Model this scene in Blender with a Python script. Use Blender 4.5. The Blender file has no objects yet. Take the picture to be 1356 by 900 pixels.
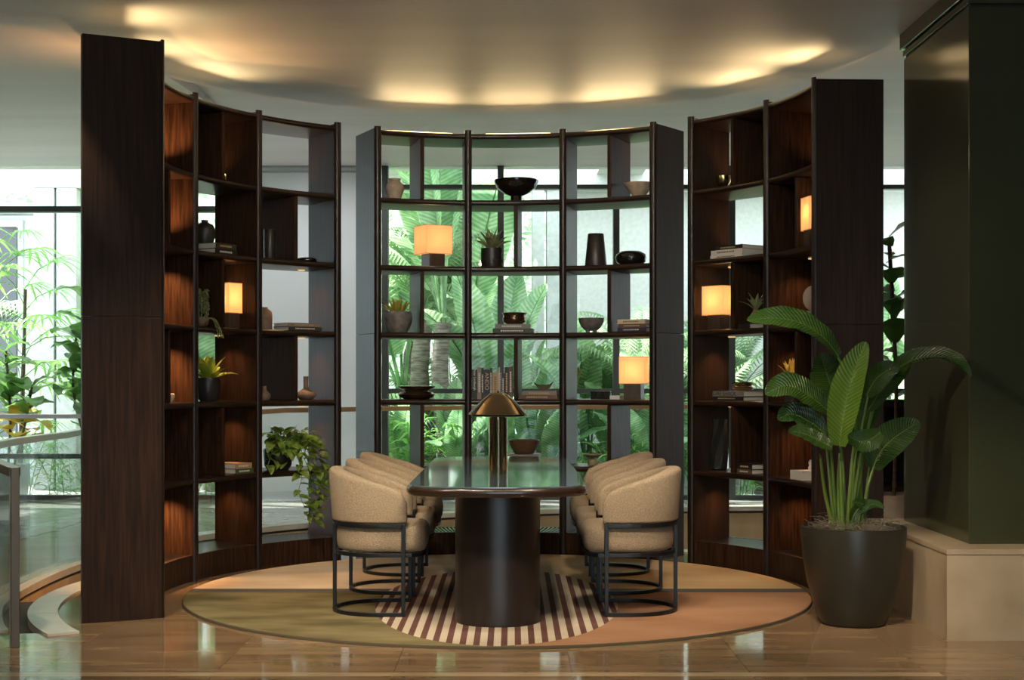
import bpy, bmesh, math, random
from mathutils import Vector, Matrix
random.seed(7)
PI = math.pi
SC = bpy.context.scene
COL = SC.collection

# ------------------------------------------------------------------ camera
FPX, CX, CY, CAMZ = 1936.0, 678.0, 504.0, 1.27     # focal length in px, principal point, eye height
cam_d = bpy.data.cameras.new('camera')
cam_d.sensor_width = 36.0
cam_d.lens = 36.0 * FPX / 1356.0
cam_d.shift_y = (CY - 450.0) / 1356.0
cam_d.clip_end = 200
cam = bpy.data.objects.new('camera', cam_d)
cam.location = (0, 0, CAMZ)
cam.rotation_euler = (PI / 2, 0, 0)
COL.objects.link(cam)
SC.camera = cam

# ------------------------------------------------------------------ world, sun, exposure
w = bpy.data.worlds.new('sky'); SC.world = w; w.use_nodes = True
bg = w.node_tree.nodes['Background']
bg.inputs[0].default_value = (0.80, 0.90, 1.0, 1)
bg.inputs[1].default_value = 4.2
sun_d = bpy.data.lights.new('sun', 'SUN'); sun_d.energy = 22.0; sun_d.angle = 0.02; sun_d.color = (1.0, 0.96, 0.88)
sun = bpy.data.objects.new('sun', sun_d); COL.objects.link(sun)
sun.rotation_euler = Vector((0.62, -0.30, -0.85)).to_track_quat('-Z', 'Y').to_euler()
vs = SC.view_settings
vs.view_transform = 'Standard'; vs.look = 'None'; vs.gamma = 1.0; vs.use_curve_mapping = False
vs.exposure = 0.25

# ------------------------------------------------------------------ materials
MATS = {}
def nt(m):
    return m.node_tree.nodes, m.node_tree.links
def mat(name, col, rough=0.5, metal=0.0, col2=None, vscale=6.0, stretch=(1, 1, 1), bump=0.0, bscale=40.0,
        coat=0.0, spec=0.5, sheen=0.0, emit=None, estr=0.0, detail=4.0, objrand=0.0, contrast=(0.35, 0.65)):
    m = bpy.data.materials.new(name); m.use_nodes = True
    N, L = nt(m); p = N['Principled BSDF']
    p.inputs['Base Color'].default_value = (*col, 1)
    p.inputs['Roughness'].default_value = rough
    p.inputs['Metallic'].default_value = metal
    p.inputs['Specular IOR Level'].default_value = spec
    p.inputs['Coat Weight'].default_value = coat
    p.inputs['Coat Roughness'].default_value = 0.08
    p.inputs['Sheen Weight'].default_value = sheen
    if emit:
        p.inputs['Emission Color'].default_value = (*emit, 1); p.inputs['Emission Strength'].default_value = estr
    tc = mp = None
    if col2 or bump:
        tc = N.new('ShaderNodeTexCoord'); mp = N.new('ShaderNodeMapping')
        L.new(tc.outputs['Object'], mp.inputs[0]); mp.inputs['Scale'].default_value = stretch
    if col2:
        nz = N.new('ShaderNodeTexNoise'); nz.inputs['Scale'].default_value = vscale; nz.inputs['Detail'].default_value = detail
        L.new(mp.outputs[0], nz.inputs[0])
        rp = N.new('ShaderNodeValToRGB'); rp.color_ramp.elements[0].position = contrast[0]; rp.color_ramp.elements[1].position = contrast[1]
        rp.color_ramp.elements[0].color = (*col, 1); rp.color_ramp.elements[1].color = (*col2, 1)
        L.new(nz.outputs[0], rp.inputs[0])
        out = rp.outputs[0]
        if objrand:
            oi = N.new('ShaderNodeObjectInfo'); hs = N.new('ShaderNodeHueSaturation')
            mr = N.new('ShaderNodeMapRange'); mr.inputs[3].default_value = 1 - objrand; mr.inputs[4].default_value = 1 + objrand
            L.new(oi.outputs['Random'], mr.inputs[0]); L.new(mr.outputs[0], hs.inputs['Value']); L.new(out, hs.inputs['Color'])
            ad = N.new('ShaderNodeVectorMath'); L.new(tc.outputs['Object'], ad.inputs[0])
            cb = N.new('ShaderNodeCombineXYZ'); ml = N.new('ShaderNodeMath'); ml.operation = 'MULTIPLY'; ml.inputs[1].default_value = 37
            L.new(oi.outputs['Random'], ml.inputs[0]); L.new(ml.outputs[0], cb.inputs[0]); L.new(ml.outputs[0], cb.inputs[2])
            L.new(cb.outputs[0], ad.inputs[1]); L.new(ad.outputs[0], mp.inputs[0])
            out = hs.outputs[0]
        L.new(out, p.inputs['Base Color'])
    if bump:
        nb = N.new('ShaderNodeTexNoise'); nb.inputs['Scale'].default_value = bscale; nb.inputs['Detail'].default_value = 3
        L.new(mp.outputs[0], nb.inputs[0])
        b = N.new('ShaderNodeBump'); b.inputs['Strength'].default_value = bump; b.inputs['Distance'].default_value = 0.01
        L.new(nb.outputs[0], b.inputs['Height']); L.new(b.outputs[0], p.inputs['Normal'])
    MATS[name] = m
    return m
def leafmat(name, col, col2, trans=0.35, rough=0.4, vscale=5, objrand=0.2, veins=0.0):
    m = mat(name, col, rough, 0, col2, vscale, (1, 1, 1), objrand=objrand)
    N, L = nt(m); p = N['Principled BSDF']; o = N['Material Output']
    t = N.new('ShaderNodeBsdfTranslucent'); mx = N.new('ShaderNodeMixShader'); mx.inputs[0].default_value = trans
    src = p.inputs['Base Color'].links[0].from_socket
    g = N.new('ShaderNodeHueSaturation'); g.inputs['Value'].default_value = 1.5; g.inputs['Saturation'].default_value = 0.92
    L.new(src, g.inputs['Color']); L.new(g.outputs[0], t.inputs[0])
    L.new(p.outputs[0], mx.inputs[1]); L.new(t.outputs[0], mx.inputs[2]); L.new(mx.outputs[0], o.inputs[0])
    if veins:           # side veins running out from the midrib, carried by the mesh attribute 'vein'
        at_ = N.new('ShaderNodeAttribute'); at_.attribute_name = 'vein'
        sn = N.new('ShaderNodeMath'); sn.operation = 'SINE'; L.new(at_.outputs['Fac'], sn.inputs[0])
        mr = N.new('ShaderNodeMapRange'); mr.inputs[1].default_value = -1; mr.inputs[2].default_value = 1; mr.inputs[3].default_value = 1 - veins; mr.inputs[4].default_value = 1 + veins * 0.6
        L.new(sn.outputs[0], mr.inputs[0])
        hv = N.new('ShaderNodeHueSaturation'); L.new(src, hv.inputs['Color']); L.new(mr.outputs[0], hv.inputs['Value'])
        L.new(hv.outputs[0], p.inputs['Base Color']); L.new(hv.outputs[0], g.inputs['Color'])
        bp = N.new('ShaderNodeBump'); bp.inputs['Strength'].default_value = 0.5; bp.inputs['Distance'].default_value = 0.004
        L.new(sn.outputs[0], bp.inputs['Height']); L.new(bp.outputs[0], p.inputs['Normal'])
    return m
def set_vein(me, vals):
    a = me.attributes.new('vein', 'FLOAT', 'POINT'); a.data.foreach_set('value', vals)
def glassmat(name, tint=(0.93, 0.98, 0.97), refl=1.0):
    m = bpy.data.materials.new(name); m.use_nodes = True
    N, L = nt(m); N.remove(N['Principled BSDF']); o = N['Material Output']
    t = N.new('ShaderNodeBsdfTransparent'); t.inputs[0].default_value = (*tint, 1)
    g = N.new('ShaderNodeBsdfGlossy'); g.inputs['Roughness'].default_value = 0.02
    f = N.new('ShaderNodeFresnel'); f.inputs[0].default_value = 1.45
    k = N.new('ShaderNodeMath'); k.operation = 'MULTIPLY'; k.inputs[1].default_value = refl
    mx = N.new('ShaderNodeMixShader'); L.new(f.outputs[0], k.inputs[0]); L.new(k.outputs[0], mx.inputs[0])
    L.new(t.outputs[0], mx.inputs[1]); L.new(g.outputs[0], mx.inputs[2]); L.new(mx.outputs[0], o.inputs[0])
    MATS[name] = m; return m

mat('walnut', (0.018, 0.0092, 0.0058), 0.42, 0, (0.052, 0.024, 0.0125), 9, (7, 7, 0.5), 0.03, 60, spec=0.12)
mat('walnut_c', (0.022, 0.011, 0.007), 0.40, 0, (0.060, 0.027, 0.014), 9, (7, 7, 0.5), 0.03, 60, spec=0.35)
mat('walnut_post', (0.011, 0.0065, 0.0048), 0.34, 0, (0.026, 0.0135, 0.0085), 9, (7, 7, 0.5), spec=0.4)
mat('walnut_lie', (0.012, 0.007, 0.005), 0.30, 0, (0.032, 0.0155, 0.009), 8, (2, 2, 14), 0.02, 60)
mat('walnut_end', (0.020, 0.011, 0.0075), 0.40, 0, (0.042, 0.021, 0.012), 7, (9, 9, 0.45), 0.03, 60, spec=0.22)
mat('grille', (0.05, 0.04, 0.035), 0.3, 0.7)
mat('marble', (0.21, 0.130, 0.066), 0.07, 0, (0.36, 0.245, 0.135), 2.2, (0.8, 4.5, 1), 0.0, objrand=0.07, detail=9, contrast=(0.3, 0.72))
mat('marble_far', (0.40, 0.36, 0.31), 0.14, 0, (0.54, 0.50, 0.44), 2.0, (1, 2, 1), detail=6, objrand=0.04)
mat('light_stone', (0.62, 0.55, 0.44), 0.3, 0, (0.72, 0.65, 0.54), 5)
mat('strip_stone', (0.48, 0.35, 0.20), 0.15, 0, (0.58, 0.43, 0.26), 5)
mat('riser_stone', (0.50, 0.34, 0.17), 0.35, 0, (0.62, 0.45, 0.26), 1.2, (3, 3, 0.6), objrand=0.1)
mat('joint', (0.07, 0.05, 0.03), 0.7)
mat('plinth_stone', (0.43, 0.32, 0.19), 0.33, 0, (0.56, 0.44, 0.29), 3, (1, 1, 1), 0.05, 90, detail=10, objrand=0.04)
mat('column_green', (0.046, 0.050, 0.026), 0.14, 0, (0.053, 0.057, 0.030), 2, spec=0.4)
mat('ceiling_paint', (0.57, 0.545, 0.515), 0.55, 0, (0.62, 0.595, 0.565), 1.0, (0.4, 3, 1))
mat('wall_paint', (0.80, 0.84, 0.85), 0.6)
mat('wall_room', (0.42, 0.36, 0.29), 0.7)
mat('wall_line', (0.38, 0.43, 0.45), 0.6)
mat('mullion', (0.050, 0.055, 0.050), 0.4, 0.3)
mat('silver_frame', (0.55, 0.56, 0.56), 0.35, 0.6)
mat('concrete', (0.50, 0.51, 0.49), 0.85, 0, (0.60, 0.61, 0.59), 14, (1, 1, 1), 0.3, 70, detail=8)
mat('stucco', (0.66, 0.66, 0.62), 0.9, 0, (0.74, 0.74, 0.70), 20, (1, 1, 1), 0.4, 120, detail=8)
mat('soil', (0.10, 0.085, 0.06), 0.95, 0, (0.20, 0.18, 0.14), 25, (1, 1, 1), 0.8, 60)
mat('gravel', (0.30, 0.29, 0.26), 0.9, 0, (0.55, 0.53, 0.48), 45, (1, 1, 1), 1.0, 60, detail=2)
mat('bronze', (0.20, 0.155, 0.115), 0.32, 0.85)
mat('rail_metal', (0.52, 0.50, 0.46), 0.28, 0.8)
mat('rail_wood', (0.42, 0.25, 0.12), 0.4)
mat('boucle', (0.36, 0.265, 0.165), 0.95, 0, (0.50, 0.385, 0.255), 160, (1, 1, 1), 0.9, 230, sheen=0.05, spec=0.2, detail=2)
mat('black_metal', (0.012, 0.012, 0.012), 0.38, 0.3)
mat('table_wood', (0.016, 0.011, 0.009), 0.36, 0, (0.024, 0.016, 0.012), 8, (6, 6, 0.6))
mat('table_edge', (0.028, 0.014, 0.009), 0.25, 0, coat=0.4)
mat('table_glass', (0.085, 0.135, 0.150), 0.035, 0, spec=0.8, coat=0.6)
mat('brass', (0.42, 0.325, 0.205), 0.10, 1.0)
mat('brass_dark', (0.26, 0.19, 0.11), 0.16, 1.0)
mat('gold', (0.75, 0.55, 0.28), 0.22, 1.0)
mat('bronze_dish', (0.23, 0.14, 0.085), 0.14, 0.9)
mat('silver', (0.75, 0.72, 0.68), 0.12, 1.0)
mat('clay_beige', (0.42, 0.33, 0.23), 0.75, 0, (0.50, 0.40, 0.29), 30, bump=0.1)
mat('clay_brown', (0.17, 0.11, 0.075), 0.6, 0, (0.25, 0.17, 0.12), 20, bump=0.1)
mat('clay_grey', (0.11, 0.10, 0.09), 0.6, 0, (0.20, 0.18, 0.16), 26, bump=0.25)
mat('clay_dark', (0.022, 0.020, 0.018), 0.4, 0, (0.035, 0.030, 0.026), 20, bump=0.1)
mat('black_gloss', (0.012, 0.010, 0.009), 0.12, 0, coat=0.4)
mat('bowl_wood', (0.085, 0.047, 0.022), 0.3, 0, (0.13, 0.075, 0.035), 14, (2, 2, 8))
mat('olive_clay', (0.22, 0.18, 0.09), 0.5)
mat('egg_clay', (0.62, 0.52, 0.42), 0.55)
mat('dark_glass', (0.02, 0.022, 0.022), 0.05, 0, spec=0.8, coat=0.5)
mat('pot_dark', (0.026, 0.024, 0.016), 0.36, 0, (0.030, 0.027, 0.019), 6, bump=0.03, bscale=200)
mat('moss', (0.13, 0.105, 0.075), 0.9, 0, (0.22, 0.18, 0.13), 30)
mat('lampbase', (0.050, 0.034, 0.022), 0.4, 0, (0.075, 0.05, 0.033), 10, (6, 6, 1))
mat('page', (0.72, 0.68, 0.58), 0.8)
for nm, c in dict(b_black=(0.014, 0.013, 0.012), b_white=(0.66, 0.64, 0.59), b_cream=(0.55, 0.47, 0.35), b_tan=(0.40, 0.28, 0.17),
                  b_brown=(0.13, 0.075, 0.045), b_grey=(0.20, 0.19, 0.175), b_navy=(0.03, 0.03, 0.07), b_green=(0.07, 0.10, 0.035),
                  b_taupe=(0.24, 0.19, 0.145), b_charcoal=(0.045, 0.04, 0.037), b_red=(0.30, 0.05, 0.04), b_dkgreen=(0.02, 0.055, 0.035)).items():
    mat(nm, c, 0.5)
mat('ink_white', (0.70, 0.68, 0.62), 0.6); mat('ink_gold', (0.50, 0.34, 0.12), 0.5); mat('ink_tan', (0.50, 0.36, 0.22), 0.6)
mat('ink_black', (0.02, 0.02, 0.02), 0.6); mat('ink_brown', (0.22, 0.15, 0.09), 0.6)
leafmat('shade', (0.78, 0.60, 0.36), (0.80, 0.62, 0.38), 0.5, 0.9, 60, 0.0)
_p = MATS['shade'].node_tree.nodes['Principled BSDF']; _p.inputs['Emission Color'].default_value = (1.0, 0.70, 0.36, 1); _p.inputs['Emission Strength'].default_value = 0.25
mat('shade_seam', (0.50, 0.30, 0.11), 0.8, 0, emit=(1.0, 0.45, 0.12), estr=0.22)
mat('puck', (0.8, 0.7, 0.5), 0.5, 0, emit=(1.0, 0.62, 0.25), estr=6)
mat('puck_dim', (0.5, 0.4, 0.28), 0.5, 0, emit=(1.0, 0.62, 0.25), estr=0.8)
mat('leather_dark', (0.02, 0.018, 0.016), 0.35)
leafmat('leaf_hero', (0.020, 0.058, 0.010), (0.050, 0.110, 0.016), 0.22, 0.30, 3, 0.2, 0.28)
leafmat('leaf_hero_bright', (0.085, 0.170, 0.018), (0.14, 0.245, 0.03), 0.3, 0.32, 3, 0.1, 0.22)
leafmat('stem_green', (0.07, 0.13, 0.02), (0.13, 0.20, 0.035), 0.1, 0.4, 4, 0.15)
leafmat('leaf_banana', (0.110, 0.250, 0.100), (0.380, 0.540, 0.290), 0.45, 0.35, 3, 0.35, 0.25)
leafmat('leaf_palm', (0.110, 0.225, 0.095), (0.330, 0.450, 0.240), 0.4, 0.4, 3, 0.35)
leafmat('leaf_rhapis', (0.11, 0.29, 0.045), (0.24, 0.46, 0.09), 0.4, 0.4, 4, 0.3)
leafmat('leaf_fig', (0.045, 0.125, 0.022), (0.115, 0.240, 0.045), 0.3, 0.3, 5, 0.35)
leafmat('leaf_fig_yellow_lit', (0.40, 0.27, 0.02), (0.58, 0.42, 0.04), 0.3, 0.4, 5, 0.3)  # yellow light on the lower leaves put into their colour
leafmat('leaf_pothos', (0.085, 0.20, 0.025), (0.34, 0.42, 0.07), 0.3, 0.4, 30, 0.35)
leafmat('leaf_lime', (0.24, 0.36, 0.02), (0.42, 0.50, 0.06), 0.3, 0.4, 14, 0.2)
leafmat('leaf_yellow', (0.50, 0.40, 0.06), (0.62, 0.54, 0.13), 0.3, 0.45, 14, 0.15)
leafmat('leaf_agave', (0.42, 0.36, 0.06), (0.60, 0.52, 0.10), 0.25, 0.5, 10, 0.15)
leafmat('leaf_succulent', (0.20, 0.25, 0.10), (0.42, 0.45, 0.22), 0.2, 0.5, 18, 0.2)
leafmat('leaf_pearls', (0.14, 0.17, 0.06), (0.24, 0.26, 0.10), 0.1, 0.5, 20, 0.2)
leafmat('leaf_hedge', (0.12, 0.22, 0.10), (0.42, 0.54, 0.38), 0.4, 0.5, 2, 0.1)
mat('bark', (0.11, 0.09, 0.07), 0.9, 0, (0.27, 0.235, 0.20), 8, (1, 1, 6), 0.6, 20)
mat('bark_dark', (0.06, 0.045, 0.03), 0.9, 0, (0.12, 0.09, 0.06), 8, (1, 1, 6), 0.5, 20)
mat('dry_frond', (0.36, 0.24, 0.12), 0.9, 0, (0.48, 0.34, 0.19), 8)
glassmat('pane_glass', (0.95, 0.985, 0.98), 0.45)
glassmat('rail_glass', (0.93, 0.97, 0.965), 0.5)
mat('glass_edge', (0.10, 0.30, 0.26), 0.15, 0, spec=0.8)

# ------------------------------------------------------------------ mesh helpers
class MB:
    def __init__(s): s.v = []; s.f = []
    def add(s, v, f):
        o = len(s.v); s.v += [Vector(p) for p in v]; s.f += [tuple(i + o for i in q) for q in f]; return s
    def box(s, x0, x1, y0, y1, z0, z1):
        return s.add([(x0, y0, z0), (x1, y0, z0), (x1, y1, z0), (x0, y1, z0), (x0, y0, z1), (x1, y0, z1), (x1, y1, z1), (x0, y1, z1)],
                     [(3, 2, 1, 0), (4, 5, 6, 7), (0, 1, 5, 4), (1, 2, 6, 5), (2, 3, 7, 6), (3, 0, 4, 7)])
    def obox(s, c, size, a=0.0):
        ca, sa = math.cos(a), math.sin(a); hx, hy, hz = [d / 2 for d in size]
        v = []
        for z in (-hz, hz):
            for x, y in ((-hx, -hy), (hx, -hy), (hx, hy), (-hx, hy)):
                v.append((c[0] + x * ca - y * sa, c[1] + x * sa + y * ca, c[2] + z))
        return s.add(v, [(3, 2, 1, 0), (4, 5, 6, 7), (0, 1, 5, 4), (1, 2, 6, 5), (2, 3, 7, 6), (3, 0, 4, 7)])
    def prism(s, poly, z0, z1):
        n = len(poly)
        v = [(x, y, z0) for x, y in poly] + [(x, y, z1) for x, y in poly]
        f = [tuple(range(n - 1, -1, -1)), tuple(range(n, 2 * n))]
        f += [(i, (i + 1) % n, n + (i + 1) % n, n + i) for i in range(n)]
        return s.add(v, f)
    def rings(s, R, closed=True, cap=True, loop=False):
        # R: list of rings (each the same number of points)
        n = len(R[0]); v = [p for r in R for p in r]; f = []
        m = len(R)
        for i in range(m if loop else m - 1):
            a = i * n; b = ((i + 1) % m) * n
            for j in range(n if closed else n - 1):
                k = (j + 1) % n
                f.append((a + j, a + k, b + k, b + j))
        if cap and closed and not loop:
            f.append(tuple(range(n - 1, -1, -1))); f.append(tuple(range((m - 1) * n, m * n)))
        return s.add(v, f)
    def lathe(s, prof, n=28, c=(0, 0, 0), cap=True, wob=None):
        R = []
        for r, z in prof:
            R.append([(c[0] + r * math.cos(2 * PI * j / n), c[1] + r * math.sin(2 * PI * j / n), c[2] + z) for j in range(n)])
        return s.rings(R, True, cap)
    def tube(s, pts, r, n=8, cap=True, square=False, loop=False):
        pts = [Vector(p) for p in pts]; m = len(pts); R = []
        prev = None
        for i, p in enumerate(pts):
            if loop: t = pts[(i + 1) % m] - pts[i - 1]
            else: t = (pts[min(i + 1, m - 1)] - pts[max(i - 1, 0)])
            t.normalize()
            if prev is None:
                u = t.cross(Vector((0, 0, 1)))
                if u.length < 0.05: u = t.cross(Vector((0, 1, 0))) if abs(t.z) > 0.9 else t.cross(Vector((1, 0, 0)))
            else:
                u = prev - t * prev.dot(t)
            u.normalize(); prev = u
            b = t.cross(u)
            rr = r[i] if isinstance(r, (list, tuple)) else r
            if square:
                q = [(1, 1), (-1, 1), (-1, -1), (1, -1)]
                R.append([p + u * (rr * a) + b * (rr * c2) for a, c2 in q])
            else:
                R.append([p + u * (rr * math.cos(2 * PI * j / n)) + b * (rr * math.sin(2 * PI * j / n)) for j in range(n)])
        return s.rings(R, True, cap, loop)
    def build(s, name, material, parent=None, smooth=False, origin=None, bevel=0.0, subsurf=0, angle=0.7):
        me = bpy.data.meshes.new(name)
        off = Vector((0, 0, 0))
        if origin is not None: off = Vector(origin)
        elif parent is not None and parent.get('_world'): off = parent_world(parent)
        me.from_pydata([tuple(p - off) for p in s.v], [], s.f)
        bm = bmesh.new(); bm.from_mesh(me); bmesh.ops.recalc_face_normals(bm, faces=bm.faces); bm.to_mesh(me); bm.free()
        me.materials.append(MATS[material] if isinstance(material, str) else material)
        if smooth:
            for p in me.polygons: p.use_smooth = True
            try: me.set_sharp_from_angle(angle=angle)
            except Exception: pass
        ob = bpy.data.objects.new(name, me); COL.objects.link(ob)
        if parent is not None: ob.parent = parent
        elif origin is not None: ob.location = off
        if bevel:
            b = ob.modifiers.new('bevel', 'BEVEL'); b.width = bevel; b.segments = 2; b.limit_method = 'ANGLE'
        if subsurf:
            d = ob.modifiers.new('sub', 'SUBSURF'); d.levels = subsurf; d.render_levels = subsurf
        return ob
def parent_world(p):
    v = Vector((0, 0, 0))
    while p is not None:
        v = v + p.location; p = p.parent
    return v
def tag(o, label=None, cat=None, group=None, kind=None):
    if label: o['label'] = label
    if cat: o['category'] = cat
    if group: o['group'] = group
    if kind: o['kind'] = kind
    return o
def thing(name, loc, label=None, cat=None, group=None, rz=0.0, world=False, kind=None):
    o = bpy.data.objects.new(name, None); COL.objects.link(o)
    o.empty_display_size = 0.1
    o.location = loc; o.rotation_euler = (0, 0, rz)
    if world: o['_world'] = 1          # its parts are written in world coordinates
    return tag(o, label, cat, group, kind)
def inst(name, mesh, parent, loc=(0, 0, 0), rot=(0, 0, 0), scale=1.0):
    o = bpy.data.objects.new(name, mesh); COL.objects.link(o); o.parent = parent
    o.location = loc; o.rotation_euler = rot
    o.scale = (scale, scale, scale) if not hasattr(scale, '__len__') else scale
    return o
def mesh_only(mb, name, material, smooth=True):
    o = mb.build(name, material, smooth=smooth); me = o.data; bpy.data.objects.remove(o); return me

# pixel -> world helpers (direction from the photograph, distance from what the thing stands on)
def px(x, y, D): return Vector(((x - CX) / FPX * D, D, CAMZ - (y - CY) / FPX * D))
def ground(x, y): D = FPX * CAMZ / (y - CY); return Vector(((x - CX) / FPX * D, D, 0))
CC = Vector((-0.132, 8.725, 0)); RIN = 1.943; ROUT = 2.375
def pol(r, a, z=0.0): return Vector((CC.x + r * math.cos(math.radians(a)), CC.y + r * math.sin(math.radians(a)), z))
def ring_at(x, r):
    """where the line of sight of pixel column x crosses the circle of radius r, far side"""
    d = Vector(((x - CX) / FPX, 1.0)); c = Vector((CC.x, CC.y))
    a = d.dot(d); b = d.dot(c); q = b * b - a * (c.dot(c) - r * r)
    t = (b + math.sqrt(max(q, 0))) / a
    return Vector((d.x * t, d.y * t, 0))
def spline(pts, n=8):
    pts = [Vector(p) for p in pts]; out = []
    for i in range(len(pts) - 1):
        p0 = pts[max(i - 1, 0)]; p1 = pts[i]; p2 = pts[i + 1]; p3 = pts[min(i + 2, len(pts) - 1)]
        for k in range(n):
            t = k / n
            out.append(0.5 * ((2 * p1) + (p2 - p0) * t + (2 * p0 - 5 * p1 + 4 * p2 - p3) * t * t + (3 * p1 - p0 - 3 * p2 + p3) * t ** 3))
    out.append(pts[-1]); return out
def resample(pts, n):
    L = [0.0]
    for a, b in zip(pts, pts[1:]): L.append(L[-1] + (b - a).length)
    out = []
    for i in range(n):
        s = L[-1] * i / (n - 1); j = 0
        while j < len(L) - 2 and L[j + 1] < s: j += 1
        t = (s - L[j]) / max(L[j + 1] - L[j], 1e-9); out.append(pts[j].lerp(pts[j + 1], t))
    return out

# ------------------------------------------------------------------ floor
def clip(poly, axis, lim, sign):
    out = []
    for i in range(len(poly)):
        a = poly[i]; b = poly[(i + 1) % len(poly)]
        da = (a[axis] - lim) * sign; db = (b[axis] - lim) * sign
        if da >= 0: out.append(a)
        if (da >= 0) != (db >= 0):
            t = da / (da - db); out.append((a[0] + (b[0] - a[0]) * t, a[1] + (b[1] - a[1]) * t))
    return out
def area(p): return abs(sum(p[i][0] * p[(i + 1) % len(p)][1] - p[(i + 1) % len(p)][0] * p[i][1] for i in range(len(p)))) / 2
RCI, RCO = 2.46, 2.62                       # light stone kerb round the platform
A_END = 30.0
A_START = 180 + math.degrees(math.asin((CC.y - 7.35) / RCI))
far_edge = spline([(-2.325, 6.98, 0), (-2.62, 7.47, 0), (-2.90, 8.3, 0), (-3.0, 9.3, 0), (-2.97, 10.3, 0), (-2.78, 11.3, 0), (-2.45, 12.1, 0), (-1.90, 12.85, 0),
                   (-0.74, 13.85, 0), (0.42, 14.35, 0), (2.36, 14.65, 0), (4.2, 14.70, 0), (7.0, 14.70, 0)], 6)
fe = [(p.x, p.y) for p in far_edge if p.y > 7.35]
platform = [(-7, -3), (7, -3), (7, 11.6)] + [tuple(pol(RCI, A_END + (A_START - A_END) * i / 60)[:2]) for i in range(61)] + [(fe[0][0], 7.35), (-7, 7.35)]
far_floor = [(-7, 7.35)] + [(fe[0][0], 7.35)] + fe + [(7, 15.55), (-7, 15.55)]
floor = MB().box(-7, 7, -3, 15.55, -0.62, -0.60).build('floor', 'joint')
floor['kind'] = 'structure'
g = 0.0012
def slabs(poly, xs, ys, material, zt=0.0, th=0.03):
    for x0, x1 in zip(xs, xs[1:]):
        for y0, y1 in zip(ys, ys[1:]):
            q = poly
            for ax, lim, sg in ((0, x0 + g, 1), (0, x1 - g, -1), (1, y0 + g, 1), (1, y1 - g, -1)):
                q = clip(q, ax, lim, sg)
                if not q: break
            if q and area(q) > 0.004:
                cx = sum(p[0] for p in q) / len(q); cy = sum(p[1] for p in q) / len(q)
                o = MB().prism([(p[0] - cx, p[1] - cy) for p in q], -th, 0).build('floor_slab', material, floor)
                o.location = (cx, cy, zt)
xs = [0.26 - 0.776 * 10 + 0.776 * i for i in range(20)]; xs[0] = -7; xs[-1] = 7
slabs(platform, xs, [-3, -1.4, 0.15, 1.7, 3.25, 4.75, 6.29], 'marble')
slabs(platform, xs, [6.37, 7.92, 9.47, 11.6], 'marble')
slabs(far_floor, [-7, -5.4, -3.85, -2.3, -0.75, 0.8, 2.35, 3.9, 5.45, 7], [7.35, 8.9, 10.45, 12.0, 13.55, 14.6, 15.55], 'marble_far')
# pale inlay strip crossing in front, turning towards the room at the plinth
MB().prism([(-7, 6.29 + g), (1.86, 6.29 + g), (1.86, 6.37 - g), (-7, 6.37 - g)], -0.03, 0.0).build('inlay_strip', 'strip_stone', floor)
MB().prism([(1.86 + g, 6.29 + g), (7, 6.29 + g), (7, 6.37 - g), (1.86 + g, 6.37 - g)], -0.03, 0.0).build('floor_slab', 'marble', floor)
MB().box(-7, 7, -3, 7.35, -0.05, -0.032).build('screed', 'joint', floor)
MB().prism([(p[0], p[1]) for p in platform if p[1] >= 7.35], -0.05, -0.032).build('screed', 'joint', floor)
MB().prism([(p[0], p[1]) for p in far_floor], -0.05, -0.032).build('screed', 'joint', floor)
MB().box(-7, 7, 7.2, 15.5, -0.50, -0.45).build('trough_bed', 'marble_far', floor)
# kerb stones round the platform
nk = 12
for i in range(nk):
    a0 = A_END + (A_START - A_END) * i / nk + 0.06; a1 = A_END + (A_START - A_END) * (i + 1) / nk - 0.06
    R = []
    for k in range(9):
        a = a0 + (a1 - a0) * k / 8
        R.append([pol(RCI + 0.002, a, -0.5), pol(RCO, a, -0.5), pol(RCO, a, 0.012), pol(RCI + 0.002, a, 0.012)])
    MB().rings(R).build('kerb_stone', 'light_stone', floor)
# riser and nosing stones along the far edge
fr = resample([Vector((p[0], p[1], 0)) for p in fe], 73)
for i in range(0, 72, 4):
    seg = fr[i:i + 5]; R = []; Q = []
    for k, p in enumerate(seg):
        t = (fr[min(i + k + 1, 72)] - fr[max(i + k - 1, 0)]).normalized(); nrm = Vector((-t.y, t.x, 0))
        if k == 0: p = p + t * 0.002
        if k == len(seg) - 1: p = p - t * 0.002
        R.append([p - nrm * 0.02 + Vector((0, 0, z)) if s == 0 else p + nrm * 0.10 + Vector((0, 0, z)) for s, z in ((0, -0.45), (1, -0.45), (1, -0.052), (0, -0.052))])
        Q.append([p - nrm * 0.03 + Vector((0, 0, z)) if s == 0 else p + nrm * 0.14 + Vector((0, 0, z)) for s, z in ((0, -0.03), (1, -0.03), (1, 0.014), (0, 0.014))])
    MB().rings(R).build('riser_stone', 'riser_stone', floor)
    MB().rings(Q).build('edge_stone', 'light_stone', floor)
MB().prism([(-2.62, 7.31), (-2.2, 7.31), (-2.2, 7.349), (-2.62, 7.349)], -0.5, -0.031).build('trough_end', 'riser_stone', floor)

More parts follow.
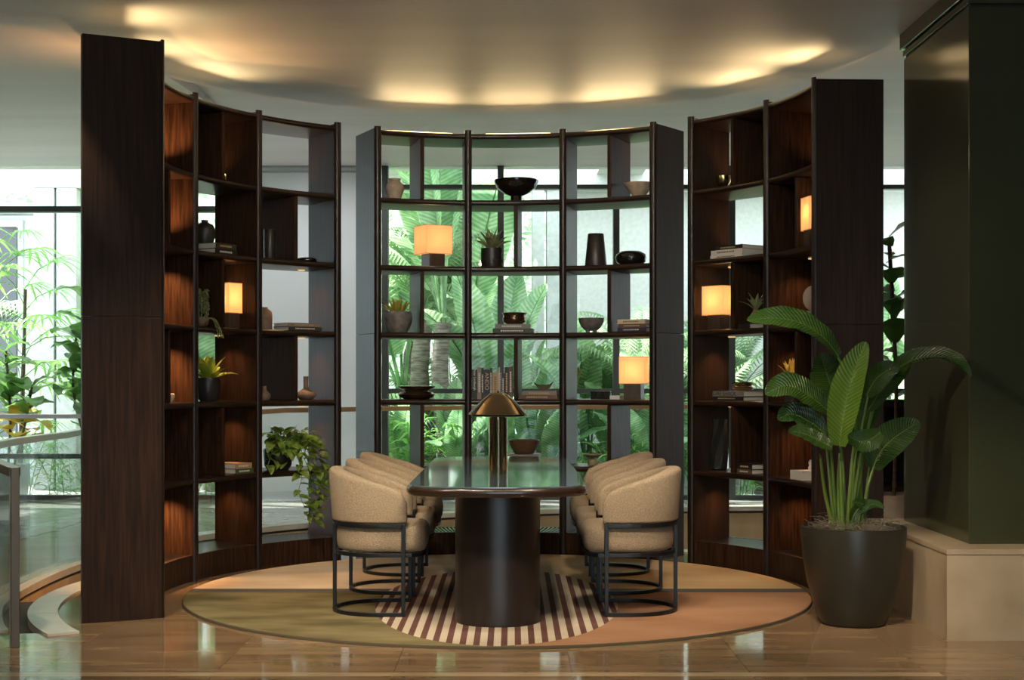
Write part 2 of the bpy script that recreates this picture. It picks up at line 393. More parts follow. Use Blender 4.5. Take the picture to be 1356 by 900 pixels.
# ------------------------------------------------------------------ ceiling
ceiling = MB().box(-7.2, 7.2, -3.2, 15.85, 3.56, 3.86).build('ceiling', 'ceiling_paint'); ceiling['kind'] = 'structure'
rd = 2.43
low = [(-7, 8.2), (-2.45, 8.2)] + [tuple(pol(rd, 192 - i * 196 / 80)[:2]) for i in range(81)] + [(7, 8.55), (7, -2.9), (-7, -2.9)]
MB().add([(-7, 8.2, 3.31), (-2.45, 8.2, 3.31), (-2.45, 12.6, 3.557), (-7, 12.6, 3.557), (-7, 8.2, 3.559), (-2.45, 8.2, 3.559), (-2.45, 12.6, 3.559), (-7, 12.6, 3.559)],
         [(3, 2, 1, 0), (4, 5, 6, 7), (0, 1, 5, 4), (1, 2, 6, 5), (2, 3, 7, 6), (3, 0, 4, 7)]).build('ceiling_slope', 'ceiling_paint', ceiling)
MB().prism(low, 3.31, 3.559).build('ceiling_drop', 'ceiling_paint', ceiling)

# ------------------------------------------------------------------ side walls and the wall behind the viewer
for nm_, bx_ in (('wall_right', (7.0, 7.2, -3.2, 15.85)), ('wall_front', (2.4, 7.0, -3.2, -3.0)), ('wall_front', (-7.2, -1.0, -3.2, -3.0)), ('wall_left', (-7.2, -7.0, -3.0, 14.3))):
    q_ = MB().box(*bx_, -0.6, 3.559).build(nm_, 'wall_room'); q_['kind'] = 'structure'
w4 = thing('window_3', (0, -3.1, 0), world=True, kind='structure')
for k_ in range(3):
    MB().box(-1.0 + k_ * 1.7 - 0.04, -1.0 + k_ * 1.7 + 0.04, -3.15, -3.0, 0, 3.559).build('mullion', 'mullion', w4)
    if k_: MB().box(-1.0 + k_ * 1.7 - 1.66, -1.0 + k_ * 1.7 - 0.04, -3.10, -3.09, 0, 3.559).build('pane', 'pane_glass', w4)

w5 = thing('window_4', (-7.1, 13.5, 0), world=True, kind='structure')
for k_ in range(2):
    y_ = 14.36 + k_ * 1.2
    MB().box(-7.15, -7.0, y_ - 0.04, y_ + 0.04, 0, 3.559).build('mullion', 'mullion', w5)
    if k_: MB().box(-7.10, -7.09, y_ - 1.16, y_ - 0.04, 0, 3.559).build('pane', 'pane_glass', w5)

# ------------------------------------------------------------------ back wall and windows (plane Y = 15.6)
YW = 15.6
def wx(x): return (x - CX) / FPX * YW
def wz(y): return CAMZ - (y - CY) / FPX * YW
wb = MB().box(wx(322), wx(503), YW - 0.02, YW + 0.20, 0, 3.559).build('wall_back', 'wall_paint'); wb['kind'] = 'structure'
for z0, z1, d in ((wz(222), wz(219.5), 0.015), (wz(229), wz(226.5), 0.015)):
    MB().box(wx(322), wx(503), YW - 0.02 - d, YW - 0.0195, z0, z1).build('wall_moulding', 'wall_line', wb)
bb = MB().box(wx(322), wx(503), YW - 0.035, YW - 0.0205, 0, 0.10).build('baseboard_back', 'wall_paint'); bb['kind'] = 'structure'
def window(name, xs, x0, x1, zs, frame='mullion', bars=()):
    o = thing(name, (0, YW, 0), world=True, kind='structure')
    for x in xs: MB().box(x - 0.033, x + 0.033, YW - 0.04, YW + 0.10, 0, 3.559).build('mullion', frame, o)
    for z, t, m in bars: MB().box(x0, x1, YW - 0.03, YW + 0.09, z - t / 2, z + t / 2).build('transom', m, o)
    MB().box(x0, x1, YW - 0.03, YW + 0.09, 0, 0.05).build('sill', frame, o)
    ed = [a for a in xs]
    zz = [0.05] + [z for z, t, m in bars] + [3.559]
    for a, b in zip(ed, ed[1:]):
        for c, d in zip(zz, zz[1:]):
            MB().box(a + 0.02, b - 0.02, YW + 0.02, YW + 0.03, c, d).build('pane', 'pane_glass', o)
    return o
cxs = [wx(510), wx(663), wx(816), wx(969), wx(1122), wx(1275), wx(1428)]
window('window_1', cxs, cxs[0], cxs[-1], None, bars=[(wz(517.5), 0.05, 'mullion'), (wz(247.5), 0.045, 'mullion')])
window('window_2', [-7.0, -5.75, -4.05, wx(318)], -7.0, wx(318), None,
       bars=[(wz(604), 0.05, 'mullion'), (wz(551), 0.045, 'silver_frame'), (wz(277), 0.062, 'mullion')])

# ------------------------------------------------------------------ bookcases
SH = 0.485; ZB = 0.165
ZROW = [ZB + SH * k for k in range(7)]              # base top, five shelves, top board (upper faces)
def row_z(row): return ZROW[6 - row]               # surface that things in a row stand on, rows counted from the top
def radial_panel(mb, a, r0, r1, th, z0, z1):
    c = pol((r0 + r1) / 2, a, (z0 + z1) / 2); mb.obox(c, (r1 - r0, th, z1 - z0), math.radians(a)); return mb
def arc_sweep(mb, prof, a0, a1, n=10):
    R = []
    for i in range(n + 1):
        a = a0 + (a1 - a0) * i / n; R.append([pol(r, a, z) for r, z in prof])
    return mb.rings(R)
def bull(r0, r1, z0, z1):
    t = (z1 - z0) / 2; zc = (z0 + z1) / 2
    p = [(r1, z0), (r1, z1)]
    for k in range(7):
        th = PI / 2 + PI * k / 6; p.append((r0 + t + t * math.cos(th), zc + t * math.sin(th)))
    return p
def bookcase(angles, dividers, label, shallow, pucks):
    """angles: uprights, in degrees; dividers: {(bay, row)}"""
    mid = (angles[0] + angles[-1]) / 2
    base = pol((RIN + ROUT) / 2, mid, 0)
    o = thing('bookcase', base, label, 'bookcase', 'curved bookcases round the table', world=True)
    n = len(angles)
    for i, a in enumerate(angles):
        th = 0.048 if i in (0, n - 1) else 0.034
        ro = 2.295 if i in shallow else ROUT
        nm = 'end_panel' if i in (0, n - 1) else 'upright'
        m = 'walnut_end' if i in (0, n - 1) else ('walnut_c' if 80 < mid < 90 else 'walnut')
        zj = ZROW[3] - 0.01
        radial_panel(MB(), a, RIN + 0.012, ro, th, 0.0, zj - 0.001).build(nm, m, o, bevel=0.002)
        radial_panel(MB(), a, RIN + 0.012, ro, th, zj + 0.001, ZROW[6] + 0.012).build(nm, m, o, bevel=0.002)
        R = []
        for z in (0.0, ZROW[6] + 0.022):
            ring = []
            for k in range(9):
                f = PI / 2 + PI * k / 8
                p = pol(RIN + 0.020 + 0.022 * math.cos(f), a, z); tv = Vector((-math.sin(math.radians(a)), math.cos(math.radians(a)), 0))
                ring.append(p + tv * (0.027 * math.sin(f)))
            R.append(ring)
        MB().rings(R).build('post', 'walnut_post', o, smooth=True)
    for b in range(n - 1):
        a0, a1 = angles[b], angles[b + 1]; s = 1 if a1 > a0 else -1
        RO = 2.295 if (b in shallow or b + 1 in shallow) else ROUT
        d0 = s * math.degrees(0.019 / 2.15); q0, q1 = a0 + d0, a1 - d0
        for k in range(1, 7):
            arc_sweep(MB(), bull(RIN + 0.010, RO - 0.004, ZROW[k] - 0.040, ZROW[k]), q0, q1).build('shelf' if k < 6 else 'top_board', 'walnut_lie', o, smooth=True)
        arc_sweep(MB(), [(RIN + 0.022, 0.0), (RIN + 0.022, ZB), (RIN + 0.055, ZB), (RIN + 0.055, 0.0)], q0, q1).build('kick_board', 'walnut', o)
        arc_sweep(MB(), [(RO - 0.03, 0.0), (RO - 0.03, ZB), (RO - 0.004, ZB), (RO - 0.004, 0.0)], q0, q1).build('kick_board', 'walnut', o)
        arc_sweep(MB(), [(RIN + 0.057, ZB - 0.05), (RIN + 0.057, ZB - 0.03), (RO - 0.032, ZB - 0.03), (RO - 0.032, ZB - 0.05)], q0, q1).build('base_board', 'walnut', o)
        gm = MB()
        ns = 26
        for k in range(ns):
            a = q0 + (q1 - q0) * (k + 0.5) / ns
            radial_panel(gm, a, RIN + 0.057, RO - 0.032, 0.014, ZB - 0.03, ZB - 0.001)
        gr = gm.build('grille', 'grille', o); gr['kind'] = 'stuff'
        for k in range(1, 7):
            row = 7 - k
            if (b, row) in dividers:
                zlo = ZROW[k - 1]; zhi = ZROW[k] - 0.040; am = (a0 + a1) / 2
                radial_panel(MB(), am, RIN + 0.022, RO - 0.004, 0.030, zlo, zhi).build('divider', 'walnut', o, bevel=0.006)
    for (a, r, row, up) in pucks:
        k = 7 - row
        z = ZROW[k - 1] + 0.004 if up else ZROW[k] - 0.046
        p = pol(r, a, z)
        MB().lathe([(0.0, 0.0), (0.022, 0.0), (0.026, 0.003), (0.026, 0.006), (0.0, 0.006)], 14, (p.x, p.y, z - 0.003), cap=False).build('puck_light', 'puck_dim', o)
        ld = bpy.data.lights.new('puck_glow', 'SPOT'); ld.energy = (11.0 if not up else 8.0) * (3.0 if 166 < a < 170 else 0.55); ld.color = (1.0, 0.50, 0.20)
        ld.spot_size = math.radians(125); ld.spot_blend = 0.8; ld.shadow_soft_size = 0.015
        l = bpy.data.objects.new('puck_glow', ld); COL.objects.link(l); l.parent = o
        l.location = Vector((p.x, p.y, z + (0.008 if up else -0.008))) - base
        l.rotation_euler = (PI if up else 0, 0, 0)
    return o
AL = [124.2, 143.7, 163.5, 185.0, 206.5]
AC = [115.1, 95.5, 75.2, 54.9]
AR = [45.6, 24.1, 2.8]
def pk(rows_up, rows_dn, angs, r):
    return [(a, 2.335 if len(angs) > 1 or a < 100 else 2.14, w_, True) for a in angs for w_ in rows_up] + [(a, r, w_, False) for a in angs for w_ in rows_dn]
bookcase(AL, {(0, 2), (0, 4), (1, 1), (1, 3), (1, 5), (2, 2), (2, 4), (3, 1), (3, 3), (3, 5)},
         'tall curved dark walnut bookcase beside the glass railing, holding the trailing green vine', (3,),
         pk([1], [3, 4, 5, 6], [128.6, 147.6], 2.20) + pk([1, 2], [3, 4, 6], [168.0], 2.16))
bookcase(AC, {(0, 1), (0, 3), (0, 5), (2, 1), (2, 3), (2, 5), (1, 2), (1, 4)},
         'tall curved dark walnut bookcase behind the end of the oval table, backed by garden windows', (),
         pk([1], [], [110.5, 59.5], 2.30))
bookcase(AR, {(0, 1), (0, 3), (0, 5), (1, 2), (1, 4)},
         'tall curved dark walnut bookcase next to the green column, behind the big potted plant', (),
         pk([1, 2], [3, 4, 5, 6], [41.0], 2.2) + pk([1], [3, 4, 5, 6], [19.5], 2.2))
# uplights lying on the bookcase tops, tilted towards the ceiling over the table
for i, (a, e, ln) in enumerate(((195.5, 9, 0.4), (174, 9, 0.5), (153.6, 10, 0.55), (105.3, 7, 0.55), (85.3, 5, 0.5), (65, 9, 0.55), (34.8, 10, 0.5), (13.4, 11, 0.4))):
    p = pol(2.16, a, ZROW[6])
    t = thing('uplight_bar', p, 'slim dark bar uplight lying on top of the bookcase ' + ('beside the railing' if a > 120 else 'behind the table' if a > 50 else 'next to the column'), 'light', 'uplights on the bookcase tops', rz=math.radians(a + 90))
    MB().box(-ln / 2, ln / 2, -0.02, 0.02, 0.0, 0.03).build('housing', 'black_metal', t, bevel=0.003)
    MB().box(-ln / 2 + 0.01, ln / 2 - 0.01, -0.012, 0.012, 0.0301, 0.034).build('diffuser', 'puck', t)
    ld = bpy.data.lights.new('uplight_glow', 'AREA'); ld.shape = 'RECTANGLE'; ld.size = ln; ld.size_y = 0.03
    ld.energy = e * 0.21; ld.color = (1.0, 0.72, 0.36); ld.spread = math.radians(110)
    l = bpy.data.objects.new('uplight_glow', ld); COL.objects.link(l)
    l.location = p + Vector((0, 0, 0.045))
    l.rotation_euler = (-pol(1, a) + CC + Vector((0, 0, 0.42))).to_track_quat('-Z', 'Y').to_euler()
    l.parent = t; l.matrix_parent_inverse = Matrix.LocRotScale(t.location, t.rotation_euler, None).inverted()

# ------------------------------------------------------------------ green column on a stone plinth
col = thing('column', (3.0, 8.0, 0), 'square glossy dark green column standing on a low beige stone plinth', 'column', world=True)
MB().box(2.305, 4.0, 7.376, 8.60, 0.447, 3.16).build('shaft', 'column_green', col, bevel=0.004)
MB().box(2.285, 4.02, 7.356, 8.62, 3.215, 3.309).build('crown', 'column_green', col, bevel=0.004)
MB().box(2.30, 4.005, 7.371, 8.605, 3.172, 3.208).build('crown_band', 'column_green', col, bevel=0.003)
MB().box(2.315, 3.99, 7.386, 8.59, 3.15, 3.22).build('crown_reveal', 'black_metal', col)
for x0, x1, y0, y1 in ((2.127, 2.147, 7.1685, 8.76), (2.127, 3.2, 7.148, 7.168), (3.2015, 4.3, 7.148, 7.168)):
    MB().box(x0, x1, y0, y1, 0, 0.420).build('plinth_panel', 'plinth_stone', col)
for x0, x1 in ((2.122, 3.2), (3.2015, 4.3)):
    MB().box(x0, x1, 7.143, 8.765, 0.4205, 0.447).build('plinth_top', 'plinth_stone', col, bevel=0.002)
MB().box(2.148, 4.29, 7.169, 8.75, 0.0, 0.42).build('plinth_core', 'joint', col)

# ------------------------------------------------------------------ glass railing
rl = thing('glass_railing', (-2.9, 9.0, 0), 'curved frameless glass railing with flat metal cap along the stone floor edge', 'railing', world=True)
rp = resample([Vector((p.x, p.y, 0)) + Vector((-0.05, 0, 0)) for p in far_edge if p.x < 3.4], 101)
ztop = 0.90
def zt_(i): return ztop + 0.11 * max(0.0, min(1.0, (i - 26) / 26.0)) - 0.065 * max(0.0, 1 - i / 9.0)
for i in range(0, 100, 5):
    seg = rp[i:i + 6]; R = []; G = []
    for k, p in enumerate(seg):
        t = (rp[min(i + k + 1, 100)] - rp[max(i + k - 1, 0)]).normalized(); nrm = Vector((-t.y, t.x, 0))
        if k == 0: p = p + t * 0.004
        if k == 5: p = p - t * 0.004
        G.append([p + nrm * s + Vector((0, 0, z)) for s, z in ((-0.007, 0.016), (0.007, 0.016), (0.007, zt_(i + k) - 0.02), (-0.007, zt_(i + k) - 0.02))])
    MB().rings(G, True, True).build('glass_panel', 'rail_glass', rl, smooth=True)
H = []; W2 = []
for i in range(0, 101):
    t = (rp[min(i + 1, 100)] - rp[max(i - 1, 0)]).normalized(); nrm = Vector((-t.y, t.x, 0)); p = rp[i]
    H.append([p + nrm * s + Vector((0, 0, z)) for s, z in ((-0.028, zt_(i) - 0.02), (0.028, zt_(i) - 0.02), (0.028, zt_(i) + 0.022), (-0.028, zt_(i) + 0.022))])
MB().rings(H[8:46]).build('rail_cap', 'rail_metal', rl, bevel=0.003)
MB().rings(H[46:]).build('rail_cap', 'rail_wood', rl, bevel=0.003)
pe = rp[0]
MB().rings([[q for q in H[i]] for i in range(0, 9)]).build('rail_cap', 'bronze', rl)
MB().obox((pe.x, pe.y, (zt_(0) + 0.022) / 2), (0.040, 0.06, zt_(0) + 0.022), 0.45).build('end_post', 'bronze', rl, bevel=0.003)

# ------------------------------------------------------------------ rug
def rug_material():
    m = bpy.data.materials.new('rug_wool'); m.use_nodes = True; N, L = nt(m); p = N['Principled BSDF']
    p.inputs['Roughness'].default_value = 0.95; p.inputs['Specular IOR Level'].default_value = 0.15
    tc = N.new('ShaderNodeTexCoord'); sp = N.new('ShaderNodeSeparateXYZ'); L.new(tc.outputs['Object'], sp.inputs[0])
    wn = N.new('ShaderNodeTexNoise'); wn.inputs['Scale'].default_value = 3.0; L.new(tc.outputs['Object'], wn.inputs[0])
    def math_(op, a, b=None, c=None):
        n = N.new('ShaderNodeMath'); n.operation = op
        for i, v in enumerate((a, b, c)):
            if v is None: continue
            if isinstance(v, (int, float)): n.inputs[i].default_value = v
            else: L.new(v, n.inputs[i])
        return n.outputs[0]
    def mix(f, a, b):
        n = N.new('ShaderNodeMix'); n.data_type = 'RGBA'; L.new(f, n.inputs[0])
        for i, v in ((6, a), (7, b)):
            if isinstance(v, tuple): n.inputs[i].default_value = (*v, 1)
            else: L.new(v, n.inputs[i])
        return n.outputs[2]
    x, y = sp.outputs[0], sp.outputs[1]
    nz = N.new('ShaderNodeTexNoise'); nz.inputs['Scale'].default_value = 2.2; nz.inputs['Detail'].default_value = 5
    mp = N.new('ShaderNodeMapping'); mp.inputs['Scale'].default_value = (0.7, 1.6, 1); L.new(tc.outputs['Object'], mp.inputs[0]); L.new(mp.outputs[0], nz.inputs[0])
    rr = N.new('ShaderNodeMapRange'); rr.inputs[1].default_value = 0.35; rr.inputs[2].default_value = 0.65; L.new(nz.outputs[0], rr.inputs[0]); nv = rr.outputs[0]
    olive = mix(nv, (0.105, 0.086, 0.036), (0.25, 0.205, 0.10))
    terra = mix(nv, (0.33, 0.165, 0.085), (0.40, 0.215, 0.120))
    cream = mix(nv, (0.52, 0.40, 0.27), (0.60, 0.50, 0.36))
    gold_ = mix(nv, (0.52, 0.35, 0.17), (0.58, 0.42, 0.23))
    right = math_('GREATER_THAN', x, 0.1)
    front = math_('LESS_THAN', y, -0.02)
    c = mix(front, mix(right, cream, gold_), mix(right, olive, terra))
    band = math_('LESS_THAN', math_('ABSOLUTE', math_('ADD', y, 0.02)), 0.075)
    c = mix(band, c, (0.10, 0.09, 0.08))
    ex = math_('DIVIDE', math_('ADD', x, 0.0), 0.68); ey = math_('DIVIDE', math_('ADD', y, 0.44), 1.40)
    el = math_('LESS_THAN', math_('ADD', math_('MULTIPLY', ex, ex), math_('MULTIPLY', ey, ey)), 1.0)
    fr = math_('FRACT', math_('DIVIDE', math_('ADD', x, 10.0), 0.066))
    st = math_('LESS_THAN', fr, 0.47)
    sc = mix(st, mix(nv, (0.50, 0.41, 0.29), (0.57, 0.48, 0.36)), mix(nv, (0.105, 0.045, 0.035), (0.15, 0.07, 0.055)))
    c = mix(el, c, sc)
    L.new(c, p.inputs['Base Color'])
    nb = N.new('ShaderNodeTexNoise'); nb.inputs['Scale'].default_value = 260; L.new(tc.outputs['Object'], nb.inputs[0])
    b = N.new('ShaderNodeBump'); b.inputs['Strength'].default_value = 0.5; b.inputs['Distance'].default_value = 0.004
    L.new(nb.outputs[0], b.inputs['Height']); L.new(b.outputs[0], p.inputs['Normal'])
    MATS['rug_wool'] = m
rug_material()
mat('rug_edge', (0.085, 0.065, 0.035), 0.95)
RUG = (-0.085, 8.755, 0.0); RR = 1.845; ZR = 0.018
rug = MB().lathe([(0, ZR), (RR * 0.5, ZR), (RR - 0.012, ZR), (RR - 0.004, ZR - 0.003)], 120, (0, 0, 0), cap=False).build('rug', 'rug_wool', origin=None)
rug.location = RUG
tag(rug, 'large round rug in olive, terracotta and cream with a brown striped oval under the table', 'rug')
MB().lathe([(RR - 0.004, ZR - 0.003), (RR, ZR - 0.008), (RR, 0.001), (0, 0.001)], 120, cap=False).build('rug_binding', 'rug_edge', rug, smooth=True)

# ------------------------------------------------------------------ oval table
TX = -0.075; TY0, TY1 = 7.13, 10.10
def sup(hw, y0, y1, cap, e=2.4, n=20, cx=0.0):
    pts = []
    for k in range(n + 1):
        th = -PI / 2 + PI * k / n - 0; c, s = math.cos(th), math.sin(th)
    def capat(yc, sgn):
        q = []
        for k in range(n + 1):
            th = PI * k / n; c, s = math.cos(th), math.sin(th)
            q.append((cx + sgn * hw * math.copysign(abs(c) ** (2 / e), c), yc + sgn * cap * abs(s) ** (2 / e)))
        return q
    return capat(y1 - cap, 1) + capat(y0 + cap, -1)
tb = thing('dining_table', (TX, 8.6, ZR), 'long oval dark table with reflective glass top on a thick solid drum base', 'table', world=True)
def sup_rings(levels, hw, y0, y1, cap, e):
    return [[(x, y, z) for x, y in sup(hw + d, y0 - d, y1 + d, cap + d, e, 20, TX)] for d, z in levels]
ZT = 0.745
MB().rings(sup_rings([(-0.03, ZT - 0.048), (-0.012, ZT - 0.046), (-0.003, ZT - 0.036), (0, ZT - 0.024), (-0.003, ZT - 0.011), (-0.010, ZT - 0.003), (-0.016, ZT - 0.001)], 0.462, TY0, TY1, 0.30, 2.5)).build('table_top', 'table_edge', tb, smooth=True)
MB().rings(sup_rings([(-0.017, ZT - 0.0008), (-0.017, ZT + 0.003), (-0.019, ZT + 0.005)], 0.462, TY0, TY1, 0.30, 2.5)).build('glass_top', 'table_glass', tb)
MB().rings(sup_rings([(-0.004, ZR), (0, ZR + 0.004), (0, ZT - 0.05)], 0.222, 7.42, 9.85, 0.222, 2.15)).build('drum_base', 'table_wood', tb, smooth=True)

# ------------------------------------------------------------------ chairs (local: +X faces the table)
def u_path(r, xf, n=16, xs=None, z=0.0):
    """U open to +X: from (+xf, -r) back round to (+xf, +r); bend centre at x = xc"""
    xc = 0.055
    p = [Vector((xf, -r, z)), Vector(((xf + xc) / 2, -r, z))]
    for k in range(n + 1):
        th = -PI / 2 - PI * k / n
        p.append(Vector((xc + r * math.cos(th), r * math.sin(th), z)))
    p += [Vector(((xf + xc) / 2, r, z)), Vector((xf, r, z))]
    return p
def make_chair():
    root = thing('dining_chair', (0, 0, 0), cat='chair', group='boucle chairs at the oval table')
    rt = 0.0105
    R_ = 0.262
    MB().tube(u_path(R_, 0.188, 18, z=rt), rt, square=True).build('base_loop', 'black_metal', root, bevel=0.002)
    MB().tube(u_path(R_, 0.188, 18, z=0.482), rt, square=True).build('arm_rail', 'black_metal', root, bevel=0.002)
    # seat frame: closed loop reaching in front of the front legs
    fl = u_path(R_ - 0.012, 0.23, 18, z=0.325)
    fl = fl + [Vector((0.275, 0.20, 0.325)), Vector((0.285, 0.12, 0.325)), Vector((0.287, 0, 0.325)), Vector((0.285, -0.12, 0.325)), Vector((0.275, -0.20, 0.325))]
    MB().tube(fl, rt, square=True, loop=True).build('seat_rail', 'black_metal', root, bevel=0.002)
    for x, y in ((0.188, -R_), (0.188, R_), (0.055 - R_, 0)):
        MB().box(x - rt, x + rt, y - rt, y + rt, 0.0, 0.4925).build('leg', 'black_metal', root, bevel=0.002)
    # seat cushion: pillow with D plan
    plan = []
    rs = 0.250
    for p in u_path(rs, 0.20, 18): plan.append((p.x, p.y))
    for k in range(1, 6):
        th = PI / 2 - (PI / 2) * k / 5; plan.append((0.20 + 0.105 * math.cos(th), 0.145 + 0.105 * math.sin(th)))
    for k in range(0, 6):
        th = -(PI / 2) * k / 5; plan.append((0.20 + 0.105 * math.cos(th), -0.145 + 0.105 * math.sin(th)))
    cxm, cym = 0.05, 0.0
    R = []
    for f, z in ((0.5, 0.337), (0.90, 0.337), (0.955, 0.345), (0.985, 0.362), (1.0, 0.39), (1.0, 0.425), (0.985, 0.452), (0.95, 0.470), (0.88, 0.480), (0.7, 0.486), (0.35, 0.489), (0.02, 0.490)):
        R.append([(cxm + (x - cxm) * f, cym + (y - cym) * f, z) for x, y in plan])
    MB().rings(R).build('seat_cushion', 'boucle', root, smooth=True, angle=1.5)
    # barrel back: rounded section swept round the U, its top sloping down to the arms
    n = 30; path = []
    r0 = 0.232; xf = 0.205; xc = 0.055
    Ls = xf - xc; La = PI * r0; tot = 2 * Ls + La
    R = []
    for i in range(n + 1):
        s = tot * i / n
        if s < Ls: p = Vector((xf - s, -r0, 0)); nn = Vector((0, -1, 0))
        elif s < Ls + La:
            th = -PI / 2 - (s - Ls) / r0; p = Vector((xc + r0 * math.cos(th), r0 * math.sin(th), 0)); nn = Vector((math.cos(th), math.sin(th), 0))
        else:
            q = s - Ls - La; p = Vector((xc + q, r0, 0)); nn = Vector((0, 1, 0))
        u = (0.215 - p.x) / (0.215 - (xc - r0)); u = max(0, min(1, u))
        top = 0.640 + 0.145 * (u ** 0.85); bot = 0.495
        endf = min(s, tot - s)
        sh = 1.0
        if endf < 0.05: sh = math.sqrt(max(0.0, 1 - (1 - endf / 0.05) ** 2)) * 0.45 + 0.55
        hw = 0.043; topb = top - (1 - sh) * 0.10
        ring = []
        rc = 0.028
        for cx_, cz_, a0 in ((hw - rc, topb - rc, 0), (-hw + rc, topb - rc, PI / 2), (-hw + 0.014, bot + 0.014, PI), (hw - 0.014, bot + 0.014, 1.5 * PI)):
            rr = rc if cz_ > 0.56 else 0.014
            for k in range(5):
                th = a0 + PI / 2 * k / 4
                ring.append(p + nn * (cx_ + rr * math.cos(th)) * (1 if sh > 0.99 else (0.55 + 0.45 * (sh - 0.55) / 0.45)) + Vector((0, 0, cz_ + rr * math.sin(th))))
        lean = [(q + Vector((-0.020 * (q.z - 0.495) / 0.29 * (1 if nn.x < -0.2 else max(0, -nn.x) * 5), 0, 0))) for q in ring]
        R.append(lean)
    MB().rings(R).build('backrest', 'boucle', root, smooth=True, angle=1.2)
    return root
def copy_thing(o, name=None):
    c = o.copy(); COL.objects.link(c)
    for ch in list(o.children):
        d = ch.copy(); COL.objects.link(d); d.parent = c
        for gch in list(ch.children):
            e = gch.copy(); COL.objects.link(e); e.parent = d
    return c
ch0 = make_chair()
spots = [(-0.765, 8.02, 0), (-0.765, 8.82, 0), (-0.765, 9.63, 0), (0.69, 8.02, PI), (0.69, 8.82, PI), (0.69, 9.63, PI)]
clab = ['beige boucle armchair with black metal frame, railing side of table, farthest from windows',
        'beige boucle armchair with black metal frame, middle seat on the railing side of the table',
        'beige boucle armchair with black metal frame, railing side of table, nearest the windows',
        'beige boucle armchair with black metal frame, column side of table, farthest from windows',
        'beige boucle armchair with black metal frame, middle seat on the column side of the table',
        'beige boucle armchair with black metal frame, column side of table, nearest the windows']
for i, (x, y, a) in enumerate(spots):
    c = ch0 if i == 0 else copy_thing(ch0)
    c.location = (x, y, ZR); c.rotation_euler = (0, 0, a); c['label'] = clab[i]

# ------------------------------------------------------------------ brass mushroom lamp on the table
D_ = 8.15; s_ = D_ / FPX
tl = thing('table_lamp', ((659.5 - CX) * s_, D_, ZT + 0.005), 'polished brass table lamp with wide conical shade standing on the oval table', 'lamp')
lr = 12.5 * s_
for sx in (-1, 1):        # two half cylinders with a slot between them
    ring = []
    for k in range(17):
        th = -PI / 2 + PI * k / 16
        ring.append((sx * (0.004 + (lr - 0.004) * math.cos(th)), lr * math.sin(th)))
    MB().prism(ring, 0.0, 0.315).build('body', 'brass', tl, smooth=True)
ring = MB().lathe([(0, 0.30), (lr * 0.78, 0.302), (lr * 0.80, 0.31), (lr * 0.80, 0.350), (0.0, 0.351)], 28, cap=False).build('neck', 'brass_dark', tl, smooth=True)
MB().tube([(0, 0, 0.35), (0, 0, 0.44)], 0.008).build('stem', 'brass_dark', tl)
zs0 = 0.335; hs = 29 * s_; rs0 = 39.5 * s_
def shade_ring(sc, dz):
    prof = [(1.0, 0.0), (0.86, 0.20), (0.66, 0.48), (0.46, 0.74), (0.28, 0.92), (0.12, 0.99), (0.01, 1.0)]
    return [(rs0 * r * sc, zs0 + dz + hs * h) for r, h in prof]
def shade(name, sc, dz, m):
    pr = shade_ring(sc, dz); n = 40
    mbx = MB(); mbx.lathe(pr, n, cap=False)
    q = [(r - 0.003, z - 0.003) for r, z in pr]; q[-1] = (0.004, q[-1][1])
    mbx.lathe(q, n, cap=False)
    mbx.rings([[(r * math.cos(2 * PI * j / n), r * math.sin(2 * PI * j / n), z) for j in range(n)] for r, z in (pr[0], q[0])], cap=False)
    return mbx.build(name, m, tl, smooth=True, angle=0.9)
shade('shade', 1.0, 0.0, 'brass'); shade('inner_shade', 0.90, -0.010, 'brass_dark')
MB().lathe([(0, 0), (0.007, 0.0), (0.006, 0.008), (0, 0.010)], 12, (0, 0, zs0 + hs), cap=False).build('finial', 'brass', tl, smooth=True)

# ------------------------------------------------------------------ things on the shelves
def at_shelf(x, row, r=2.15):
    p = ring_at(x, r); return Vector((p.x, p.y, row_z(row))), p.y / FPX
def facing(p): return math.atan2(p.y - CC.y, p.x - CC.x) - PI / 2       # local -Y looks to the table
def turned(name, label, cat, x, row, prof, m, r=2.15, z=None, group=None, n=28, grow=1.0):
    """a turned vessel: profile in photograph pixels (half width, height) at its place on the shelf"""
    p, s = at_shelf(x, row, r)
    if z is not None: p.z = z
    o = MB().lathe([(max(a, 0.0) * s * grow, b * s) for a, b in prof], n, cap=False).build(name, m, smooth=True, angle=0.9)
    o.location = p; return tag(o, label, cat, group)
def sub_lathe(parent, name, prof, m, s, n=28):
    return MB().lathe([(a * s, b * s) for a, b in prof], n, cap=False).build(name, m, parent, smooth=True, angle=0.9)
def lettering(body, size, m, parent, loc, rot, squeeze=1.0):
    cu = bpy.data.curves.new('lettering', 'FONT'); cu.body = body; cu.size = size; cu.align_x = 'CENTER'; cu.align_y = 'CENTER'
    cu.extrude = 0.0004; cu.resolution_u = 3
    t = bpy.data.objects.new('tmp', cu); COL.objects.link(t)
    bpy.context.view_layer.update()
    me = bpy.data.meshes.new_from_object(t.evaluated_get(bpy.context.evaluated_depsgraph_get()))
    bpy.data.objects.remove(t)
    me.materials.clear(); me.materials.append(MATS[m])
    o = bpy.data.objects.new('spine_lettering', me); COL.objects.link(o); o.parent = parent
    o.location = loc; o.rotation_euler = rot; o.scale = (squeeze, 1, 1); return o
def bars(parent, m, spec, flat=True):
    """unreadable small print on a spine: thin raised strokes"""
    b = MB()
    for x0, x1, z0, z1, y in spec: b.box(x0, x1, y - 0.0008, y, z0, z1)
    return b.build('spine_lettering', m, parent)
